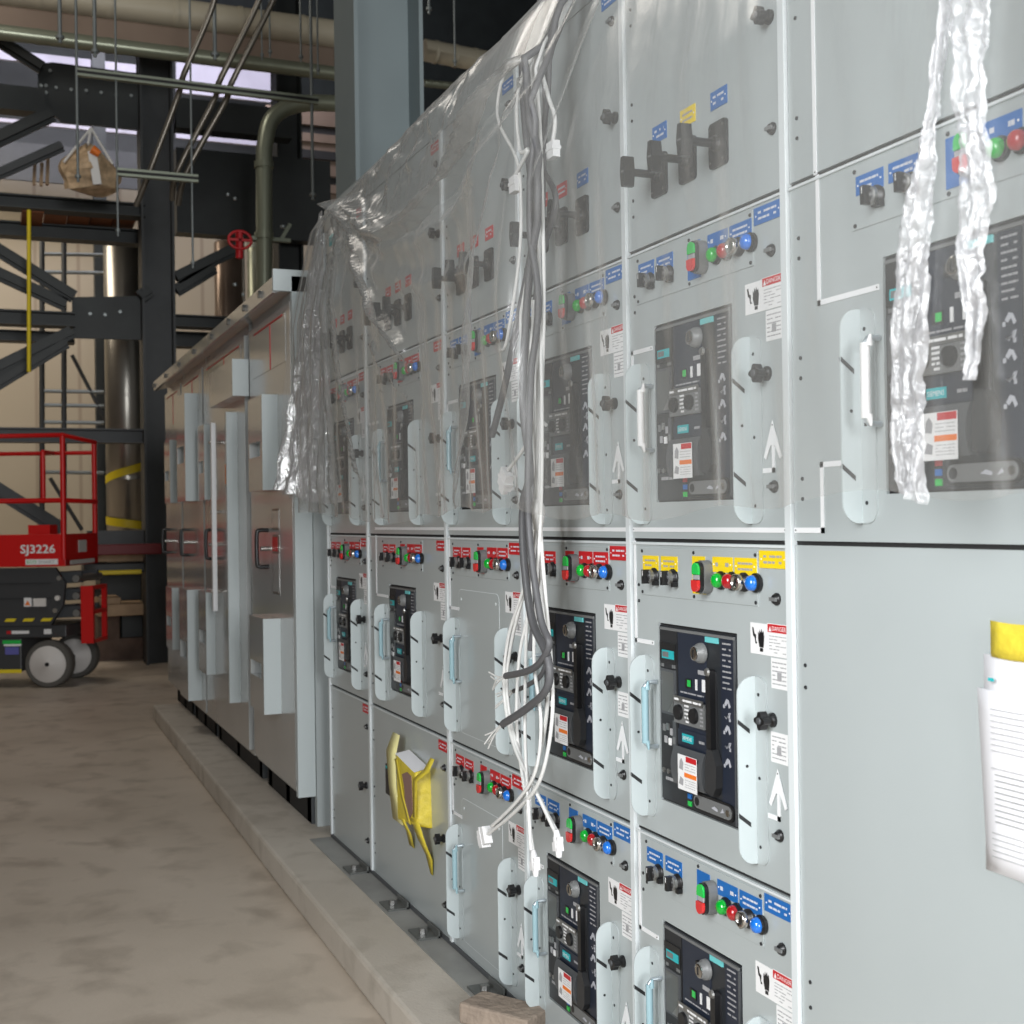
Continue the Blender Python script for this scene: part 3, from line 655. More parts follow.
for (m_, r_, yy, px, lab, end) in CAB:
    pts = [at(1, yy, a, b) for a, b in px]
    # run to the cabinet roof at the top when the cable starts there
    if px[0][1] < 0: pts[0] = Vector((pts[1][0]-.03, -.03, 2.51)); pts = [Vector((pts[0][0]-.05, .18, 2.52))]+pts
    elif px[0][1] <= 0: pts = [Vector((pts[0][0], .10, 2.52)), Vector((pts[0][0], -.06, 2.50))]+pts
    sp = smooth(pts)
    for q in sp:                                        # keep under the plastic down to its hem
        if q.z > 1.30 and q.y < 0: q.y = max(q.y, front_y(q.x, q.z)+.010+.4*max(0, q.y+.135))
    mb = MB(); mb.tube(sp, r_, m_, 8); o = mb.build('cable'); tag(o, lab, 'cable', 'cables hanging over the switchgear')
    e = sp[-1]
    if end in ('down', 'tilt', 'left', 'blob'):
        mb = MB()
        if end == 'down':
            mb.box(-.017, .017, -.008, .008, -.036, -.002, 'white'); mb.box(-.018, .018, -.010, .010, -.020, -.013, 'white'); mb.prism([(-.008, 0), (.008, 0), (.014, -.01), (-.014, -.01)], -.006, .006, 'white'); rot = (0, 0, 0)
        elif end in ('tilt', 'left'):
            mb.box(-.020, .020, -.010, .010, -.046, -.004, 'white'); mb.box(-.024, .024, -.011, .011, -.030, -.024, 'white'); mb.box(-.012, .012, -.007, .007, -.058, -.046, 'white'); rot = (0, math.radians(35 if end == 'tilt' else 62), 0)
        else:
            mb.tube([(0, 0, .012), (0, 0, 0), (.004, 0, -.02), (0, 0, -.042)], [.005, .008, .009, .006], 'white', 8); mb.box(-.014, .012, -.007, .007, -.03, -.012, 'white'); mb.box(-.009, .016, -.006, .006, -.012, -.002, 'white'); rot = (0, math.radians(-12), 0)
        c = mb.build('connector', o, e); c.rotation_euler = rot
    elif end == 'frayed':
        d = (sp[-1]-sp[-4]).normalized(); mb = MB()
        for q in range(4):
            a = e; b_ = e+d*.05+Vector((0, 0, rnd.uniform(-.012, .012))); c_ = b_+d*.05+Vector((0, rnd.uniform(-.01, .01), rnd.uniform(-.025, .015)))
            mb.tube(smooth([a, b_, c_], 4), .0018, 'cable_white', 6)
        mb.build('stripped_wires', o)
mb = MB(); c = at(1, -.125, 538, 514); mb.tube([c+Vector((0, 0, .03)), c+Vector((.003, 0, .012)), c, c-Vector((.004, 0, .035))], [.008, .015, .016, .009], 'cable_white', 9)
tag(mb.build('cable_tie'), 'white lump of tape gathering the cables below the plastic hem', 'cable tie')

# ------------------------------------------------------------------ plastic sheet
film = thing('plastic_sheet', (-2.8, 0, 2.47), 'clear plastic dust sheet draped over the top half of the switchgear', 'plastic sheet')
NX, NF = 330, 92
def ztop(x): return 2.475+.012*math.sin(x*3.1)+.045*max(0, min(1, (x+4)/2))
def sheet_pt(i, j):
    u = i/NX; x = -4.86+u*4.2
    zt = ztop(x)
    if j <= NF:
        v = j/NF; zh = 1.312+.012*math.sin(x*4.3+1)+.008*math.sin(x*17)
        if x < -4.3: zh += .11*((-4.3-x)/.56)**1.5
        z = zh+(zt-zh)*v; xx = x
        if x < -3.9: xx = x+.085*((-3.9-x)/.96)**1.2*v
        q = 1-v
        y = front_y(x, z)
        if v > .93: y = y*(1-(v-.93)/.07)**.5+(-.005)*0
        return (xx, y, z)
    k = (j-NF)/14; x += .085*(max(0, -3.9-x)/.96)**1.2; return (x, .002+k*1.05, zt+.010*math.sin(x*9+k*7)+.02*math.sin(k*3.14)*math.sin(x*5))
vs = [sheet_pt(i, j) for j in range(NF+15) for i in range(NX+1)]
vs = [(x+2.8, y, z-2.47) for x, y, z in vs]
fs = [(j*(NX+1)+i, j*(NX+1)+i+1, (j+1)*(NX+1)+i+1, (j+1)*(NX+1)+i) for j in range(NF+14) for i in range(NX)]
mb = MB(); mb.add(vs, fs, 'film', True); mb.build('draped_film', film)
# gathered left edge, pulled outward
def edge_pt(u, v):       # u across, v down
    z = 2.475-v*(2.475-1.36-.07*(1-u)); wdt = .05+.42*v**1.1
    x = -4.79+u*wdt; y = -.02-.145*v+.13*v*u*.3+.026*v**.7*math.sin(u*26+v*2)+.010*v*math.sin(u*71+v*9)+.006*math.sin(v*40+u*9)*v-.03*v*(1-u)
    return (x+2.8, y, z-2.47)
o = sheet('gathered_edge', 70, 90, edge_pt, 'film_dense', film); o['label'] = 'crumpled silvery edge'
# torn strips hanging at the right
def hang(name, L, R, lab):
    n = 110; mcols = 28; vs = []
    L = smooth([at(1, -.155, a, b) for a, b in L], 14); R = smooth([at(1, -.155, a, b) for a, b in R], 14); n = min(len(L), len(R))
    for i in range(n):
        for k in range(mcols+1):
            t = k/mcols; p = L[i].lerp(R[i], t)
            nz = noise.noise(Vector((t*3+len(lab), i*.12, 1)))
            p = p+Vector((.003*noise.noise(Vector((i*.3, t, 5))), -.006*math.sin(math.pi*t)+.004*math.sin(t*17+i*.02)+.008*nz+.004*noise.noise(Vector((t*12, i*.5, 2))), 0)); vs.append(p)
    fs = [(i*(mcols+1)+k, i*(mcols+1)+k+1, (i+1)*(mcols+1)+k+1, (i+1)*(mcols+1)+k) for i in range(n-1) for k in range(mcols)]
    mb = MB(); mb.add(vs, fs, 'film_strip', True); return tag(mb.build(name), lab, 'plastic strip', 'bunched plastic strips on the right cabinet')
hang('plastic_strip', [(948, -160), (945, -40), (940, 20), (931, 90), (922, 140), (908, 190), (899, 240), (893, 300), (891, 380), (893, 440), (899, 492)],
     [(952, -160), (950, -40), (950, 20), (942, 90), (938, 140), (936, 190), (931, 240), (928, 300), (925, 380), (923, 440), (925, 505)], 'narrow bunched plastic strip hanging left of its twin over the big breaker')
hang('plastic_strip', [(950, -160), (945, -60), (944, 8), (951, 50), (954, 110), (957, 140), (958, 190), (957, 240), (962, 280), (968, 330), (966, 380)],
     [(1002, -160), (998, -60), (994, 8), (989, 50), (988, 110), (990, 140), (996, 185), (985, 240), (984, 280), (982, 330), (975, 380)], 'wide bunched plastic strip hanging right of its twin over the big breaker')

# ------------------------------------------------------------------ the far enclosure line-up
FAR = [(-5.93, -5.03, 'nearest cabinet of the far line-up, with upper and lower door hoods and a D-handle'),
       (-7.30, -6.02, 'second cabinet of the far line-up, with the long white pull bar'),
       (-8.18, -7.32, 'third cabinet of the far line-up, with the deepest hoods'),
       (-9.00, -8.20, 'farthest cabinet of the far line-up')]
YF = -.08
def hood(parent, x0, x1, z0, z1, p, notch=True, name='vent_hood'):
    # a projecting hood on the door with a recess cut into its front
    mb = MB(); y1 = YF; y0 = YF-p
    if notch:
        n0, n1 = z0+(z1-z0)*.36, z0+(z1-z0)*.52; a, b_ = x0+.02, x0+(x1-x0)*.85
        for q in ((x0, x1, z0, n0), (x0, x1, n1, z1), (x0, a, n0, n1), (b_, x1, n0, n1)): mb.box(q[0], q[1], y0, y1, q[2], q[3], 'paint_far')
        mb.box(a, b_, y0+p*.55, y1, n0, n1, 'paint_pale_lit')
        mb.add([(b_, y0, n0), (b_, y0, n1), (b_-.06, y0+p*.55, n1), (b_-.06, y0+p*.55, n0)], [(0, 1, 2, 3)], 'paint_pale_lit')  # pale back and slant paint the lit inside of the recess
    else: mb.box(x0, x1, y0, y1, z0, z1, 'paint_far')
    mb.box(x1-.002, x1+.001, y0, y1, z0, z1, 'paint_pale_lit')  # paler slab paints the lit end face of the hood
    return mb.build(name, parent)
def dhandle(parent, x, z, h, p=.05):
    mb = MB(); mb.tube(smooth([(x, YF, z-h), (x, YF-p*.8, z-h), (x, YF-p, z-h+.02), (x, YF-p, z+h-.02), (x, YF-p*.8, z+h), (x, YF, z+h)], 4), .009, 'black', 8); mb.build('door_handle', parent)
    mb = MB(); mb.tube([(x+.03, YF, z), (x+.03, YF-.04, z)], .010, 'chrome', 10); mb.build('lock_cylinder', parent)
for i, (x0, x1, lab) in enumerate(FAR):
    t = thing('metal_cabinet', (0, 0, 0), lab, 'cabinet', 'far cabinet line-up')
    mb = MB(); mb.box(x0, x1, YF+.02, .5, .215, 2.24, 'paint_far'); mb.box(x0+.02, x1-.02, YF+.06, .5, .10, .215, 'gap'); mb.build('cabinet_body', t)  # black block fills the shaded space under the cabinet
    mb = MB(); mb.box(x0+.02, x1-.02, YF, YF+.02, .24, 2.18, 'paint_far')
    mb.box(x0+.10, x1-.10, YF-.002, YF, 1.95, 2.15, 'paint_far')
    d = mb.build('cabinet_door', t, bevel=.003)
    for fx in (x0+.08, (x0+x1)/2, x1-.05):
        mb = MB(); mb.box(fx-.035, fx+.035, -.02, .06, .10, .215, 'steel_grey'); mb.build('leg', t)
    if i == 0:
        hood(t, -5.61, -5.306, .508, .903, .072); hood(t, -5.61, -5.306, 1.436, 1.833, .066); pass
        dhandle(d, -5.53, 1.19, .078)
        mb = MB(); mb.plate(-5.44, -5.30, 1.0, 1.25, YF, .001, 'steel'); mb.plate(-5.43, -5.31, 1.01, 1.17, YF-.001, .001, 'paint_far'); mb.plate(-5.44, -5.34, 1.18, 1.24, YF-.001, .001, 'red'); mb.plate(-5.44, -5.30, 1.27, 1.36, YF, .001, 'steel'); mb.plate(-5.43, -5.31, 1.28, 1.35, YF-.001, .001, 'paint_far'); mb.build('data_plate', d)
        # end panel towards the viewer, in two steps
        mb = MB(); mb.box(-5.03, -5.00, YF-.002, -.012, .218, 2.27, 'paint_pale_lit'); mb.build('end_panel', t)  # outer step in the lit tone, brightness put into the colour
        mb = MB(); mb.box(-5.03, -4.99, -.010, .12, .10, 2.27, 'paint'); mb.build('end_panel', t)
    if i == 1:
        for xa in (-6.25,):
            mb = MB(); mb.box(xa-.02, xa, YF-.052, YF, .435, 1.838, 'paint_pale_lit'); mb.build('door_flange', t)  # flange coloured as if lit from the near end
        hood(t, -6.60, -5.935, 1.886, 2.055, .075, False)
        hood(t, -7.29, -7.06, 1.43, 1.839, .035); hood(t, -7.25, -6.98, .493, .933, .048)
        mb = MB(); mb.box(-6.75, -6.715, YF-.050, YF-.028, .85, 1.82, 'mimic')
        for zz in (.95, 1.36, 1.72): mb.tube([(-6.733, YF, zz), (-6.733, YF-.06, zz)], .008, 'chrome', 8)
        mb.build('pull_bar', t)
        dhandle(d, -6.93, 1.19, .075)
        mb = MB(); mb.box(-6.60, -6.50, YF-.0015, YF, 1.50, 1.60, 'orange'); mb.build('warning_label', d)
    if i == 2:
        hood(t, -7.86, -7.511, 1.432, 2.05, .073); hood(t, -7.82, -7.49, .291, .924, .075); dhandle(d, -7.9, 1.19, .075)
    if i == 3:
        hood(t, -8.72, -8.45, 1.437, 1.841, .04); hood(t, -8.73, -8.43, .497, .893, .04); dhandle(d, -8.78, 1.19, .075)
    mb = MB(); zz = 2.0+.02*i
    mb.box(x0+.15, x1-.15, YF-.004, YF-.002, 2.14, 2.148, 'red'); mb.box(x0+(x1-x0)*.55, x0+(x1-x0)*.55+.01, YF-.004, YF-.002, 1.95, 2.14, 'red'); mb.build('red_mimic_line', d)
t = thing('roof_canopy', (-7, 0, 2.24), 'sheet metal canopy along the top of the far cabinets with lifting blocks', 'canopy')
mb = MB(); mb.prism([(-.155, -.035), (-.155, .025), (-.02, .06), (.52, .06), (.52, 0), (-.02, 0), (-.14, -.035)], -1.96, 1.98, 'paint_far', axis=0); mb.build('canopy', t)
mb = MB(); mb.box(1.98, 2.00, -.155, .12, -.03, .055, 'paint_pale_lit'); mb.build('end_cap', t)  # lit end of the canopy painted paler
for x in (-8.93, -8.6, -8.21, -7.43, -6.717): mb = MB(); mb.box(x+7-.05, x+7+.05, -.02, .06, .06, .14, 'paint_pale_lit'); mb.build('lifting_block', t)
for x in (-8.9, -8.3, -7.7, -7.1, -6.5, -6.0, -5.6, -5.25): mb = MB(); mb.lathe([(0, .016), (.012, .016), (.012, 0)], 'steel', (x+7, -.155, -.005), 6); mb.build('bolt', t)
mb = MB(); mb.box(-4.985, -4.84, .12, 1.2, .1, 2.2, 'steel_grey'); tag(mb.build('filler_panel'), 'dark filler panel in the gap between the two line-ups', 'panel')

# ------------------------------------------------------------------ blue-grey column
def h_column(name, x0, x1, y0, y1, z0, z1, m, label, tf=.022):
    mb = MB(); mb.box(x0, x1, y0, y0+tf, z0, z1, m); mb.box(x0, x1, y1-tf, y1, z0, z1, m); mb.box((x0+x1)/2-.012, (x0+x1)/2+.012, y0+tf, y1-tf, z0, z1, m)
    o = mb.build(name); return tag(o, label, 'steel column')
h_column('steel_column', -6.92, -6.51, .60, .98, 0, 6.5, 'steel_blue', 'tall blue-grey steel column rising behind the plastic covered switchgear')
h_column('steel_column', -12.6, -12.3, .14, .44, 0, 9.5, 'steel_grey', 'dark steel column standing left of the far cabinets')
a = at(0, -13.2, 278, 200); b_ = at(0, -13.2, 303, 200)
h_column('steel_column', -13.5, -13.2, a.y, b_.y, 0, 9.5, 'steel_dark', 'dark steel column seen above the roof canopy')

# ------------------------------------------------------------------ room
def slab(name, x0, x1, y0, y1, z0, z1, m): mb = MB(); mb.box(x0, x1, y0, y1, z0, z1, m); return struct(mb.build(name))
slab('floor', -24, 9, -9, 9, -.2, 0, 'floor')
mb = MB(); mb.prism([(-8.83, -.20), (-8.83, 1.6), (-.3, 1.6), (-.3, -.262), (-3.2, -.262), (-4.7, -.250)], 0, .1, 'curb', axis=2); struct(mb.build('floor_curb', bevel=.012))
slab('wall_back', -19.3, -19, -9, 9, 0, 6.2, 'siding')
slab('wall_back_upper', -19.3, -18.9, -9, 9, 6.2, 11, 'steel_dark')
slab('ceiling', -24, -1.5, -9, 9, 10.8, 11, 'gap')
slab('wall_left', -24, -3.5, -9.3, -9, 0, 11, 'inner_wall')
slab('wall_right', -19, -5, 7.5, 7.8, 0, 11, 'steel_dark')
for i, z in enumerate((7.0, 7.35, 7.7, 8.05, 8.4, 8.75)):
    pass
def sheetpanel(px0, px1, py0, py1, X, m, name, lab, cat):
    A = at(0, X, px0, py0); B = at(0, X, px1, py1)
    mb = MB(); mb.box(X-.05, X, A.y, B.y, B.z, A.z, m); return tag(mb.build(name), lab, cat)
sheetpanel(-60, 143, 42, 75, -17.6, 'insul', 'insulation_panel', 'pale lavender insulation sheet under the pipes at the upper left', 'insulation')
sheetpanel(-60, 143, 112, 135, -17.6, 'insul', 'insulation_panel', 'pale strip of insulation behind the gusset plate and struts', 'insulation')
sheetpanel(-60, 143, 135, 190, -17.8, 'steel_grey', 'grey_panel', 'dull grey panel above the orange planked platform', 'panel')
sheetpanel(176, 286, 62, 104, -17.6, 'insul', 'insulation_panel', 'pale insulation sheet right of the dark column', 'insulation')
sheetpanel(176, 262, 132, 146, -17.6, 'insul', 'insulation_panel', 'thin pale strip right of the dark column', 'insulation')

def ybeam(name, X, py0, py1, px0, px1, m, lab, cat='steel beam', d=.2, group=None, ibeam=True, bolts=0):
    A = at(0, X, px0, py0); B = at(0, X, px0, py1); C_ = at(0, X, px1, py0); mb = MB(); z1, z0 = A.z, B.z; y0, y1 = A.y, C_.y; t_ = (z1-z0)*.12
    if ibeam: mb.box(X-d, X, y0, y1, z1-t_, z1, m); mb.box(X-d, X, y0, y1, z0, z0+t_, m); mb.box(X-d*.6, X-d*.4, y0, y1, z0+t_, z1-t_, m)
    else: mb.box(X-d, X, y0, y1, z0, z1, m)
    return tag(mb.build(name), lab, cat, group)
XB = -12.35
ybeam('steel_beam', XB, 426, 441, -80, 145, 'steel_grey', 'grey horizontal beam just above the red lift railing', ibeam=True)
ybeam('steel_beam', XB, 531, 549, 88, 144, 'steel_grey', 'grey beam between the lift and the dark column', ibeam=False)
ybeam('steel_beam', XB, 186, 200, -80, 145, 'steel_dark', 'dark beam carrying the orange planks')
ybeam('steel_beam', XB-.6, 214, 229, -80, 145, 'steel_dark', 'dark beam below the orange planks')
ybeam('steel_beam', XB, 305, 320, -80, 75, 'steel_dark', 'upper of two dark beams running left from the lower gusset')
ybeam('steel_beam', XB-.5, 326, 337, -80, 75, 'steel_dark', 'lower of two dark beams running left from the lower gusset')
ybeam('steel_beam', XB, 75, 100, -80, 45, 'steel_dark', 'dark beam running left from the upper gusset', ibeam=False)
ybeam('steel_beam', XB, 97, 127, 176, 292, 'steel_dark', 'deep dark beam right of the dark column at the level of the elbow', ibeam=False)
ybeam('steel_beam', XB-.6, 147, 232, 176, 330, 'steel_dark', 'black deep girder behind the green vertical pipe', ibeam=False)
ybeam('steel_beam', XB, 314, 326, 176, 232, 'steel_dark', 'upper of two beams just left of the canopy')
ybeam('steel_beam', XB-.5, 331, 346, 176, 232, 'steel_dark', 'lower of two beams just left of the canopy')
# roof deck seen at right
A = at(0, -16, 283, 105); B = at(0, -16, 336, 210)
t = thing('roof_decking', (0, 0, 0), 'brown ribbed metal decking seen beside the blue-grey column', 'decking')
mb = MB()
for k in range(12):
    z = B.z+(A.z-B.z)*k/12; mb.box(-16.1-(k % 2)*.06, -16-(k % 2)*.06, A.y-.2, B.y+3.5, z, z+(A.z-B.z)/12, 'duct' if k % 3 else 'gap')
mb.build('ribbed_sheet', t)
# gussets with bolts and braces
def gusset(pts, lab, bolts):
    t = thing('gusset_plate', (0, 0, 0), lab, 'gusset plate'); P = [at(0, XB-.12, a, b) for a, b in pts]
    mb = MB(); mb.prism([(p.y, p.z) for p in P], XB-.15, XB-.12, 'steel_dark', axis=0); mb.build('plate', t)
    for a, b in bolts: p = at(0, XB-.12, a, b); mb = MB(); mb.lathe([(0, .016), (.02, .016), (.02, 0)], 'rod', (p.x, p.y, p.z), 6, axis=0, sgn=1); mb.build('bolt', t)
gusset([(38, 64), (52, 62), (144, 74), (144, 130), (62, 122), (47, 110), (38, 96)], 'upper bolted gusset plate on the dark column', [(42, 67), (50, 71), (41, 86), (46, 86), (56, 88), (71, 90), (86, 91), (101, 93), (116, 95), (131, 96), (46, 93)])
gusset([(72, 297), (144, 296), (144, 340), (72, 338)], 'lower gusset plate on the dark column', [(90, 314), (105, 315), (120, 312)])
def brace(a, b, lab, w=.12, X=XB, m='steel_dark'):
    p = at(0, X, *a); q = at(0, X, *b); mb = MB(); mb.bar(p, q, w*.5, w, m, up=(1, 0, 0)); mb.bar(p, q, w, w*.25, m, up=(1, 0, 0)); tag(mb.build('steel_brace'), lab, 'steel brace', 'diagonal braces of the steel frame')
brace((-10, 35), (42, 68), 'diagonal brace meeting the upper gusset from above left')
brace((-10, 143), (52, 114), 'diagonal brace meeting the upper gusset from below left', .14)
brace((-10, 178), (62, 146), 'grey brace under the upper gusset', .10, XB, 'steel_grey')
brace((-10, 245), (74, 297), 'upper of two braces falling to the lower gusset')
brace((-10, 270), (66, 305), 'lower of two braces falling to the lower gusset')
brace((-10, 372), (72, 332), 'upper of two braces rising to the lower gusset')
brace((-10, 388), (66, 342), 'lower of two braces rising to the lower gusset')
brace((140, 297), (150, 290), 'short brace stub at the lower gusset')
brace((176, 278), (240, 247), 'upper brace between dark column and red valve')
brace((176, 291), (214, 268), 'lower brace between dark column and red valve')
brace((-10, 485), (62, 530), 'dark brace behind the lift railing', .14, XB-.4)

# pipes and duct overhead, all running across the hall
def ypipe(name, X, pa, pb, r_px, m, lab, cat, ext=0):
    p = at(0, X, *pa); q = at(0, X, *pb); d = (q-p); r = r_px/2*(-X)/F_PX*.95
    mb = MB(); mb.tube([p-d*ext, p, q, q+d*.3], r, m, 20)
    for k in range(5): c = p.lerp(q, .1+.2*k); mb.tube([c, c+d.normalized()*.04], r*1.06, m, 20)
    return tag(mb.build(name), lab, cat)
ypipe('overhead_pipe', -11.9, (0, -10), (330, 34), 30, 'pipe_cream', 'thick cream insulated pipe crossing the upper left', 'pipe', .2)
A = at(0, -11.6, -40, -1); A2 = at(0, -11.6, -40, 22); D_ = at(0, -11.6, 336, 56)
mb = MB(); mb.box(-11.78, -11.6, A.y, D_.y, A2.z-.02, A.z, 'duct'); tag(mb.build('air_duct', bevel=.02), 'shiny rectangular sheet metal duct under the cream pipe', 'duct')
ypipe('overhead_pipe', -11.2, (0, 32), (330, 73), 15, 'pipe_green', 'grey-green pipe running across below the duct', 'pipe', .2)
ypipe('overhead_pipe', -14.5, (424, 50), (520, 68), 24, 'pipe_cream', 'cream pipe seen between the blue-grey column and the plastic', 'pipe', 0)
ypipe('overhead_pipe', -13, (424, 83), (470, 88), 8, 'pipe_green', 'thin grey-green pipe between the blue-grey column and the plastic', 'pipe', 0)
# elbow
Xe = -10.6
c1 = at(0, Xe, 264, 330); c2 = at(0, Xe, 264, 150); c3 = at(0, Xe, 270, 122); c4 = at(0, Xe, 286, 108); c5 = at(0, Xe, 310, 103); c6 = at(0, Xe, 340, 104)
c1.z = 2.45
t = thing('elbow_pipe', (0, 0, 0), 'grey-green pipe rising behind the canopy and bending right', 'pipe')
mb = MB(); mb.tube([c1, c2]+smooth([c2, c3, c4, c5, c6], 6)[1:], .068, 'pipe_green', 20); mb.build('pipe', t)
for py in (168, 239): c = at(0, Xe, 264, py); mb = MB(); mb.tube([c, c+Vector((0, 0, .05))], .08, 'pipe_green', 20); mb.build('collar', t)
c = at(0, Xe, 264, 239); mb = MB(); mb.bar(c-Vector((0, .12, 0)), c+Vector((0, .22, .0)), .04, .03, 'strut'); mb.bar(c+Vector((0, .14, 0)), c+Vector((0, .22, .14)), .03, .03, 'strut'); mb.build('clamp', t)
# jacketed vessels
def vessel(px0, px1, py0, py1, X, lab, m='jacket', straps=()):
    A = at(0, X, px0, py0); B = at(0, X, px1, py1); r = (B.y-A.y)/2; cy = (A.y+B.y)/2
    t = thing('vertical_vessel', (X, cy, 0), lab, 'vessel')
    mb = MB(); mb.lathe([(0, 0), (0, r), (A.z, r), (A.z+.02, r*.9), (A.z+.03, 0)], m, (0, 0, 0), 32, axis=2, sgn=1)
    k = .9
    while k < A.z: mb.lathe([(k, r*1.012), (k+.04, r*1.012)], m, (0, 0, 0), 32, axis=2, sgn=1); k += .9
    for i_ in range(len(mb.sm)): mb.sm[i_] = True
    mb.build('jacket', t)
    for (pa, pb) in straps:
        a = at(0, X+r, *pa); b = at(0, X+r, *pb); mb = MB(); pts = []
        for q in range(33):
            w = math.pi*q/32; s_ = q/32; pts.append(((r*1.03)*math.sin(w), -(r*1.03)*math.cos(w), a.z+(b.z-a.z)*s_))
        vs = []
        for p in pts: vs += [(p[0], p[1], p[2]-.045), (p[0], p[1], p[2]+.045)]
        mb.add(vs, [(2*i, 2*i+1, 2*i+3, 2*i+2) for i in range(32)], 'hazard', True); mb.build('yellow_strap', t)
vessel(103, 151, 236, 612, -14.8, 'tall silver jacketed vessel left of the dark column with yellow straps', 'jacket', (((103, 480), (148, 460)), ((103, 520), (148, 528))))
vessel(214, 246, 243, 560, -14.8, 'brownish metal vessel behind the braces right of the dark column', 'duct')
vessel(247, 272, 243, 560, -15.2, 'narrow greenish vessel behind the vertical pipe', 'pipe_green')

# hangers
def strut_(pa, pb, lab, X=-9.6, r=.045):
    p = at(0, X, *pa); q = at(0, X, *pb); mb = MB(); mb.bar(p, q, .041, .055, 'strut'); mb.bar(p+Vector((.021, 0, 0)), q+Vector((.021, 0, 0)), .002, .02, 'gap'); tag(mb.build('channel_strut'), lab, 'strut', 'trapeze hanger struts')
strut_((77, 72), (318, 101), 'long upper trapeze strut hanging in front of the dark column'); strut_((117, 172), (198, 179), 'short lower trapeze strut hanging in front of the dark column')
def rod(px, py0, py1, lab, X=-9.6, w=.007, px1=None):
    p = at(0, X, px, py0); q = at(0, X, px1 or px, py1); mb = MB()
    if py0 < 0: p = Vector((q.x, q.y, 10.8)); mb.tube([p, q], w, 'rod', 8)
    mb.tube([q+Vector((0, 0, .05)), q+Vector((0, 0, .03))], w*2.2, 'rod', 6); tag(mb.build('threaded_rod'), lab, 'threaded rod', 'threaded hanger rods')
for i, (px, a, b, w) in enumerate([(60, -30, 43, .014), (95, -30, 57, .014), (78, -30, 182, .010), (118, -30, 236, .008), (193, -30, 268, .008), (215, -30, 60, .015), (228, 100, 200, .006), (235, 100, 204, .006), (262, -30, 60, .006), (270, -30, 57, .007), (301, -30, 62, .008), (313, -30, 200, .012), (318, -30, 75, .007), (235, 200, 290, .008), (243, 220, 300, .006), (283, 100, 232, .010), (429, -30, 14, .012), (455, -30, 66, .008)]):
    names = ['short thick rod nearest the left edge', 'short thick rod second from the left', 'long rod holding the left end of the upper strut', 'long rod at the left end of the lower strut', 'long rod at the right end of the lower strut', 'thick short rod beside the first conduit', 'left of two thin rods below the upper strut', 'right of two thin rods below the upper strut',
      'thin rod beside the conduit pair', 'thin rod just right of the conduit pair', 'rod left of the long right-hand rod', 'long thick rod at the right end of the upper strut', 'thin rod closest to the blue-grey column on its left', 'thin rod passing the red valve', 'thin rod just right of the red valve', 'rod beside the elbow of the vertical pipe', 'thick short rod right of the blue-grey column', 'thin rod in front of the cream pipe right of the blue-grey column']
    rod(px, a, b, names[i], w=w)
def conduit(pts, lab, X0=-9.4):
    P = smooth([at(0, X0-.12*k, *p) for k, p in enumerate(pts)], 5); mb = MB(); mb.tube(P, .022, 'conduit', 10); tag(mb.build('conduit'), lab, 'conduit', 'steel conduits on the trapeze')
conduit([(222, -40), (212, 8), (184, 74), (178, 96), (151, 168), (136, 206)], 'single steel conduit slanting down left on the trapeze')
conduit([(272, -40), (257, 5), (220, 80), (214, 100), (178, 170), (172, 200)], 'left conduit of the slanting pair')
conduit([(290, -40), (271, 5), (232, 82), (225, 102), (187, 171), (178, 205)], 'right conduit of the slanting pair')
# red valve
c = at(0, -10.2, 240, 240); t = thing('valve', c, 'red valve wheel in front of the braces beside the vertical pipe', 'valve')
mb = MB(); mb.tube([(0, .09*math.cos(w), .07*math.sin(w)) for w in [2*math.pi*k/20 for k in range(21)]], .012, 'red', 6); mb.bar((0, -.09, 0), (0, .09, 0), .02, .02, 'red'); mb.bar((0, 0, -.07), (0, 0, .07), .02, .02, 'red'); mb.build('hand_wheel', t)
mb = MB(); mb.tube([(-.03, 0, -.14), (-.03, 0, .08)], .03, 'red', 10); mb.build('valve_body', t)
mb = MB(); mb.tube([(-.04, .03, -.7), (-.04, .03, .05)], .012, 'conduit', 8); mb.build('stem', t)
# platform planks
t = thing('planked_platform', (0, 0, 0), 'orange-brown timber planks on the platform beams at the upper left', 'platform')
for k in range(5):
    A = at(0, XB-.1, 22+k*24, 203); B = at(0, XB-.1, 44+k*24, 213); mb = MB(); mb.box(XB-1.3, XB-.1, A.y, B.y, B.z, A.z, 'orangewood'); mb.build('plank', t)
mb = MB(); A = at(0, XB-.2, 25, 200); B = at(0, XB-.2, 143, 216); mb.box(XB-1.36, XB-1.31, A.y, B.y, B.z, A.z-.02, 'orangewood'); mb.build('edge_board', t)
for k, (a, b, c_) in enumerate([(35, 160, 185), (42, 163, 186), (48, 158, 185)]):
    p = at(0, XB-.7, a, b); q = at(0, XB-.7, a-1, c_); mb = MB(); mb.bar(p, q, .05, .03, 'wood'); tag(mb.build('timber_offcut'), ['leftmost', 'middle', 'rightmost'][k]+' of three short timbers standing on the planked platform', 'timber', 'timbers on the platform')
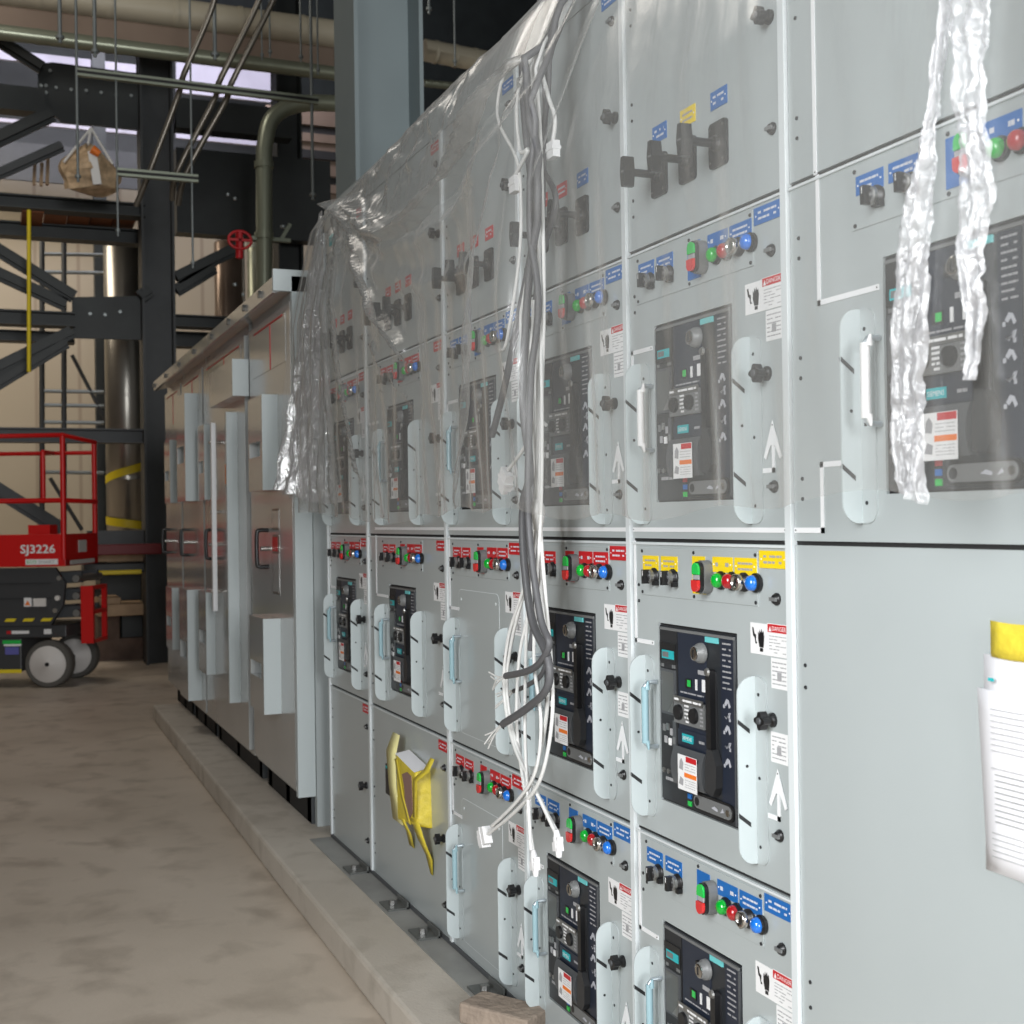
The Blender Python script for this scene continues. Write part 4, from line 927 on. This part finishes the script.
# hanging sack
t = thing('hanging_sack', (0, 0, 0), 'tan wrapped bundle hanging from ropes above the planks', 'sack')
c = at(0, -11.6, 88, 166); mb = MB(); r_ = random.Random(3); vs = []; n = 16; rows = 9
for j in range(rows):
    v = j/(rows-1); rr = (.02+.24*math.sin(min(1, v*1.25)*math.pi*.62))*(1-.35*max(0, v-.6))
    for k in range(n):
        w = 2*math.pi*k/n; q = rr*(1+.16*math.sin(3*w+v*4)+.07*r_.random()); vs.append((c.x+q*math.cos(w)*.7, c.y+q*math.sin(w)*.95, c.z+.17-.38*v+.03*math.sin(2*w)))
mb.add(vs, [(j*n+k, j*n+(k+1) % n, (j+1)*n+(k+1) % n, (j+1)*n+k) for j in range(rows-1) for k in range(n)]+[tuple(range((rows-1)*n, rows*n))], 'sack'); mb.build('wrapped_bundle', t)
top = at(0, -11.6, 91, 128)
for dy, dz in ((-.2, -.12), (.0, .05), (.2, -.10)): mb = MB(); mb.tube([top, Vector((c.x+.05, c.y+dy, c.z+.12+dz))], .012, 'cable_white', 6); mb.build('rope', t)
mb = MB(); q = at(0, -11.4, 92, 149); mb.tube([q, q+Vector((0, .06, -.04))], [.04, .03], 'orange', 8); mb.build('orange_tag', t)
mb = MB(); mb.bar((c.x+.19, c.y+.02, c.z+.08), (c.x+.19, c.y+.06, c.z-.2), .01, .07, 'cable_white'); mb.build('white_strap', t)
# yellow chain
p = at(0, -11.8, 29, 210); q = at(0, -11.8, 29, 372); mb = MB(); mb.tube([p, q], .018, 'hazard', 6); tag(mb.build('hoist_chain'), 'thin yellow hoist chain hanging from the planked platform', 'chain')
# access scaffold behind
t = thing('scaffold_frame', (0, 0, 0), 'thin tubular scaffold frame in front of the beige wall', 'scaffold')
for a in ((42, 228, 556), (64, 228, 556)): mb = MB(); mb.tube([at(0, -15.5, a[0], a[1]), at(0, -15.5, a[0], a[2])], .03, 'steel_grey', 8); mb.build('upright', t)
for py in (232, 254, 272, 391, 405, 422, 472): mb = MB(); mb.tube([at(0, -15.5, 42, py), at(0, -15.5, 104, py+1)], .022, 'rod', 8); mb.build('rail', t)
for a in ((72, 355, 108, 425), (50, 478, 82, 530)): mb = MB(); mb.tube([at(0, -15.5, a[0], a[1]), at(0, -15.5, a[2], a[3])], .022, 'steel_grey', 8); mb.build('diagonal', t)
a = at(0, -16.5, 95, 300); b_ = at(0, -16.5, 108, 300)
mb = MB(); mb.box(-16.7, -16.5, a.y, b_.y, 0, 8, 'steel_dark'); tag(mb.build('wall_post'), 'dark wall post between scaffold and silver vessel', 'post')
# stack of timber, beams, rubble beneath the vessel
def blk(px0, px1, py0, py1, X, d, m, name, lab, cat):
    A = at(0, X, px0, py0); B = at(0, X, px1, py1); mb = MB(); mb.box(X-d, X, A.y, B.y, B.z, A.z, m); return tag(mb.build(name, bevel=.01), lab, cat)
blk(84, 162, 545, 554, -12.15, .1, 'redstrap', 'red_strap', 'dark red strap band wrapped round the dark column', 'strap')
blk(88, 145, 554, 561, -12.5, .5, 'wood', 'timber_board', 'top timber board under the red strap', 'timber')
blk(84, 145, 564, 572, -12.45, .4, 'steel_grey', 'pallet_rail', 'grey rail with a yellow edge below the top timber', 'rail')
blk(90, 142, 571, 574, -12.4, .05, 'hazard', 'yellow_edge', 'yellow edge strip on the grey rail', 'strip')
blk(100, 142, 575, 600, -13.2, .6, 'steel_dark', 'pipe_saddle', 'dark machinery block behind the lift end', 'machinery')
blk(98, 121, 598, 604, -12.6, .5, 'wood', 'timber_board', 'short timber board on the longer one', 'timber')
blk(98, 146, 605, 615, -12.55, .6, 'wood', 'timber_board', 'long lower timber board beside the dark column', 'timber')
blk(98, 120, 616, 640, -12.9, .6, 'rubble', 'earth_block', 'brown block under the timbers', 'block')
blk(121, 146, 615, 642, -13, .6, 'steel_dark', 'dark_drum', 'dark block under the long timber', 'block')
o = blk(85, 146, 640, 664, -12.9, 1.2, 'rubble', 'earth_mound', 'low mound of brown earth and rubble behind the lift', 'earth'); o['kind'] = 'stuff'
A = at(0, -18.8, 176, 398); B = at(0, -18.8, 189, 404); mb = MB(); mb.box(-18.85, -18.75, A.y, B.y, B.z, A.z, 'lamp'); tag(mb.build('wall_lamp'), 'small glowing lamp low on the beige wall by the canopy', 'lamp')

# ------------------------------------------------------------------ scissor lift (local x along its length, y away from the viewer)
lift = thing('scissor_lift', (-10.971, -.775, 0), 'red and grey electric scissor lift parked at the left edge', 'scissor lift', rz=math.atan2(.9264, .3766))
def wheel(x, y, parent):
    mb = MB(); mb.lathe([(0, .10), (0, .15), (.0, .178), (.02, .19), (.10, .19), (.12, .178), (.12, .0)], 'tyre', (x, y, .19), 36)
    for i_ in range(len(mb.sm)): mb.sm[i_] = False
    w = mb.build('wheel', parent)
    mb = MB(); mb.lathe([(.0, .148), (.006, .146), (.004, .11), (.012, .105), (.012, .03), (.016, .028), (.016, 0)], 'rim', (x, y-.118, .19), 32); mb.build('rim', w)
    mb = MB(); mb.lathe([(.014, .018), (.024, .016), (.024, 0)], 'black', (x, y-.118, .19), 12); mb.build('hub_cap', w)
for x, y in ((0, .12), (-1.75, .12), (0, .74), (-1.75, .74)): wheel(x, y, lift)
mb = MB(); mb.box(-1.95, -.22, .03, .72, .13, .40, 'liftgrey'); mb.box(-1.95, .14, .04, .72, .40, .50, 'liftgrey'); mb.build('chassis', lift, bevel=.01)
mb = MB(); mb.prism([(-1.95, .50), (.02, .50), (.12, .66), (.14, .84), (.06, .965), (-1.95, .965)], .02, .07, 'liftgrey')
for z in (.72, .84): mb.box(-1.95, .03, .012, .02, z-.004, z+.004, 'black_matt')
mb.build('scissor_guard', lift)
for k in range(3):
    z = .52+.14*k; mb = MB(); mb.bar((-1.8, .2, z), (.22, .2, z+.08), .05, .09, 'brk_grey'); mb.bar((-1.8, .6, z), (.22, .6, z+.08), .05, .09, 'brk_grey')
    mb.tube([(.2, .1, z+.07), (.2, .7, z+.07)], .03, 'steel', 10); mb.build('scissor_arm', lift)
for z, c in ((.88, 'chrome'), (.72, 'rim'), (.62, 'chrome')): mb = MB(); mb.lathe([(0, .022), (.02, .02), (.02, 0)], c, (.07+.03*math.sin(z*30), .02, z), 12); mb.build('pivot_pin', lift)
mb = MB(); mb.box(-1.98, .155, 0, .81, .975, 1.03, 'liftred'); mb.box(-1.98, .155, -.006, .01, .975, 1.235, 'liftred'); mb.box(.145, .155, 0, .81, .975, 1.235, 'liftred'); mb.box(-1.98, .155, .80, .81, .975, 1.2, 'liftred'); mb.build('platform', lift, bevel=.004)
mb = MB(); mb.box(-.155, .02, .03, .2, 1.235, 1.31, 'liftred'); mb.build('control_box', lift)
def rail(pts, nm='guard_rail', r=.018): mb = MB(); mb.tube(pts, r, 'liftred', 8); mb.build(nm, lift)
for z in (2.02, 1.93): rail([(-1.98, 0, z), (.14, 0, z+(.01 if z > 2 else -.01)), (.14, .81, z)] if z > 2 else [(-1.98, .81, z), (.13, .81, z)])
rail([(-1.98, 0, 1.505), (.14, 0, 1.505), (.14, .81, 1.505)], r=.02)
for x, y in ((.14, 0), (.13, .81), (-.98, 0), (-1.95, 0)): rail([(x, y, 1.03), (x, y, 2.02)], 'rail_post', .022)
rail([(-.22, .55, 1.5), (-.22, .55, 1.93)], 'rail_post', .022); rail([(-.22, .55, 1.93), (-.22, .81, 1.93)], 'rail_post', .018)
mb = MB()
for q in ((0, .03), (.33, .36)): mb.box(.30, .34, .10+q[0], .10+q[1], .345, .80, 'liftred')
mb.box(.30, .34, .10, .46, .345, .37, 'liftred'); mb.box(.30, .34, .10, .46, .58, .61, 'liftred'); mb.box(.30, .34, .10, .46, .78, .81, 'liftred'); mb.box(.24, .34, .095, .11, .345, .81, 'liftred'); mb.build('end_ladder', lift)
mb = MB(); text(mb, 'SJ3226', -.068, 1.105, .088, -.0085, 'white', .275); text(mb, 'SJ3226', -.062, 1.105, .088, -.0086, 'white', .275); text(mb, 'SJ3226', -.065, 1.109, .086, -.0087, 'white', .275); mb.build('lettering', lift)
mb = MB(); mb.box(-.165, .095, -.0085, -.006, .99, 1.035, 'white'); text(mb, 'ECO', -.115, 1.0125, .026, -.0092, 'green_btn', .075); text(mb, 'SMART', .005, 1.0125, .024, -.0092, 'label_grey', .13); mb.build('sticker', lift)
mb = MB(); mb.box(-.185, -.125, .0, .02, .655, .725, 'white'); mb.prism([(-.177, .667), (-.133, .667), (-.155, .705)], -.002, 0, 'orange'); mb.build('sticker', lift)
mb = MB(); mb.box(-.11, -.01, .0, .02, .655, .72, 'rim'); mb.build('sticker', lift)
mb = MB()
for k in range(12): x = .02-.145*k; mb.prism([(x-.08, .535), (x, .535), (x+.02, .560), (x-.06, .560)], .012, .02, 'hazard')
mb.build('hazard_stripe', lift)
for q in ((-.37, -.22, .355, .385, 'green_btn'), (-.36, -.22, .338, .354, 'white'), (-.35, -.24, .27, .33, 'violet'), (-.4, -.22, .12, .15, 'hazard'), (-.30, -.16, .435, .46, 'white'), (-.34, -.305, .435, .46, 'red'), (-.04, .02, .43, .47, 'white')):
    mb = MB(); yy = .04 if q[2] > .4 else .03; mb.box(q[0], q[1], yy-.006, yy, q[2], q[3], q[4]); mb.build('sticker', lift)
mb = MB(); mb.box(.157, .16, .1, .7, .985, 1.02, 'rim'); mb.box(.157, .16, .3, .5, 1.08, 1.18, 'rim'); mb.build('sticker', lift)

# ------------------------------------------------------------------ lights
def area(name, loc, target, sx, sy, power, rgb=(1, 1, 1), spread=None):
    l = bpy.data.lights.new(name, 'AREA'); l.shape = 'RECTANGLE'; l.size = sx; l.size_y = sy; l.energy = power; l.color = rgb
    if spread: l.spread = spread
    o = bpy.data.objects.new(name, l); col.objects.link(o); o.location = loc
    o.rotation_euler = (Vector(target)-Vector(loc)).to_track_quat('-Z', 'Y').to_euler(); return o
area('daylight_door', (7, -.55, 2.6), (-6, -.6, 1.2), 2.6, 3.6, 720, (.97, .985, 1.))
area('near_fill', (.3, -3.1, 2.3), (-1.3, 0, 1.25), 2.0, 2.2, 75, (.965, .985, 1.), 1.75)  # added unseen fill that brightens the nearest doors
area('hall_fill', (-15.5, -2.5, 5.6), (-17.5, -1, 2), 2.5, 2.5, 125, (1, .88, .72))  # added fill to brighten the back wall
area('hall_fill', (-9.0, -2.5, 7.5), (-9.5, -1, 0), 2.0, 2.0, 70, (1, .93, .84))  # second added fill, from above the far cabinets
area('upper_fill', (-14.6, .2, 7.6), (-17.6, .2, 7.6), 4, 1.6, 190, (.9, .88, 1))  # added fill that brightens the pale upper panels
w = bpy.data.worlds.new('world'); scn.world = w; w.use_nodes = True; bg = w.node_tree.nodes['Background']
bg.inputs[0].default_value = (.92, .93, .92, 1); bg.inputs[1].default_value = .11
vs_ = scn.view_settings; vs_.view_transform = 'Standard'; vs_.look = 'None'; vs_.gamma = 1; vs_.use_curve_mapping = False; vs_.exposure = 0
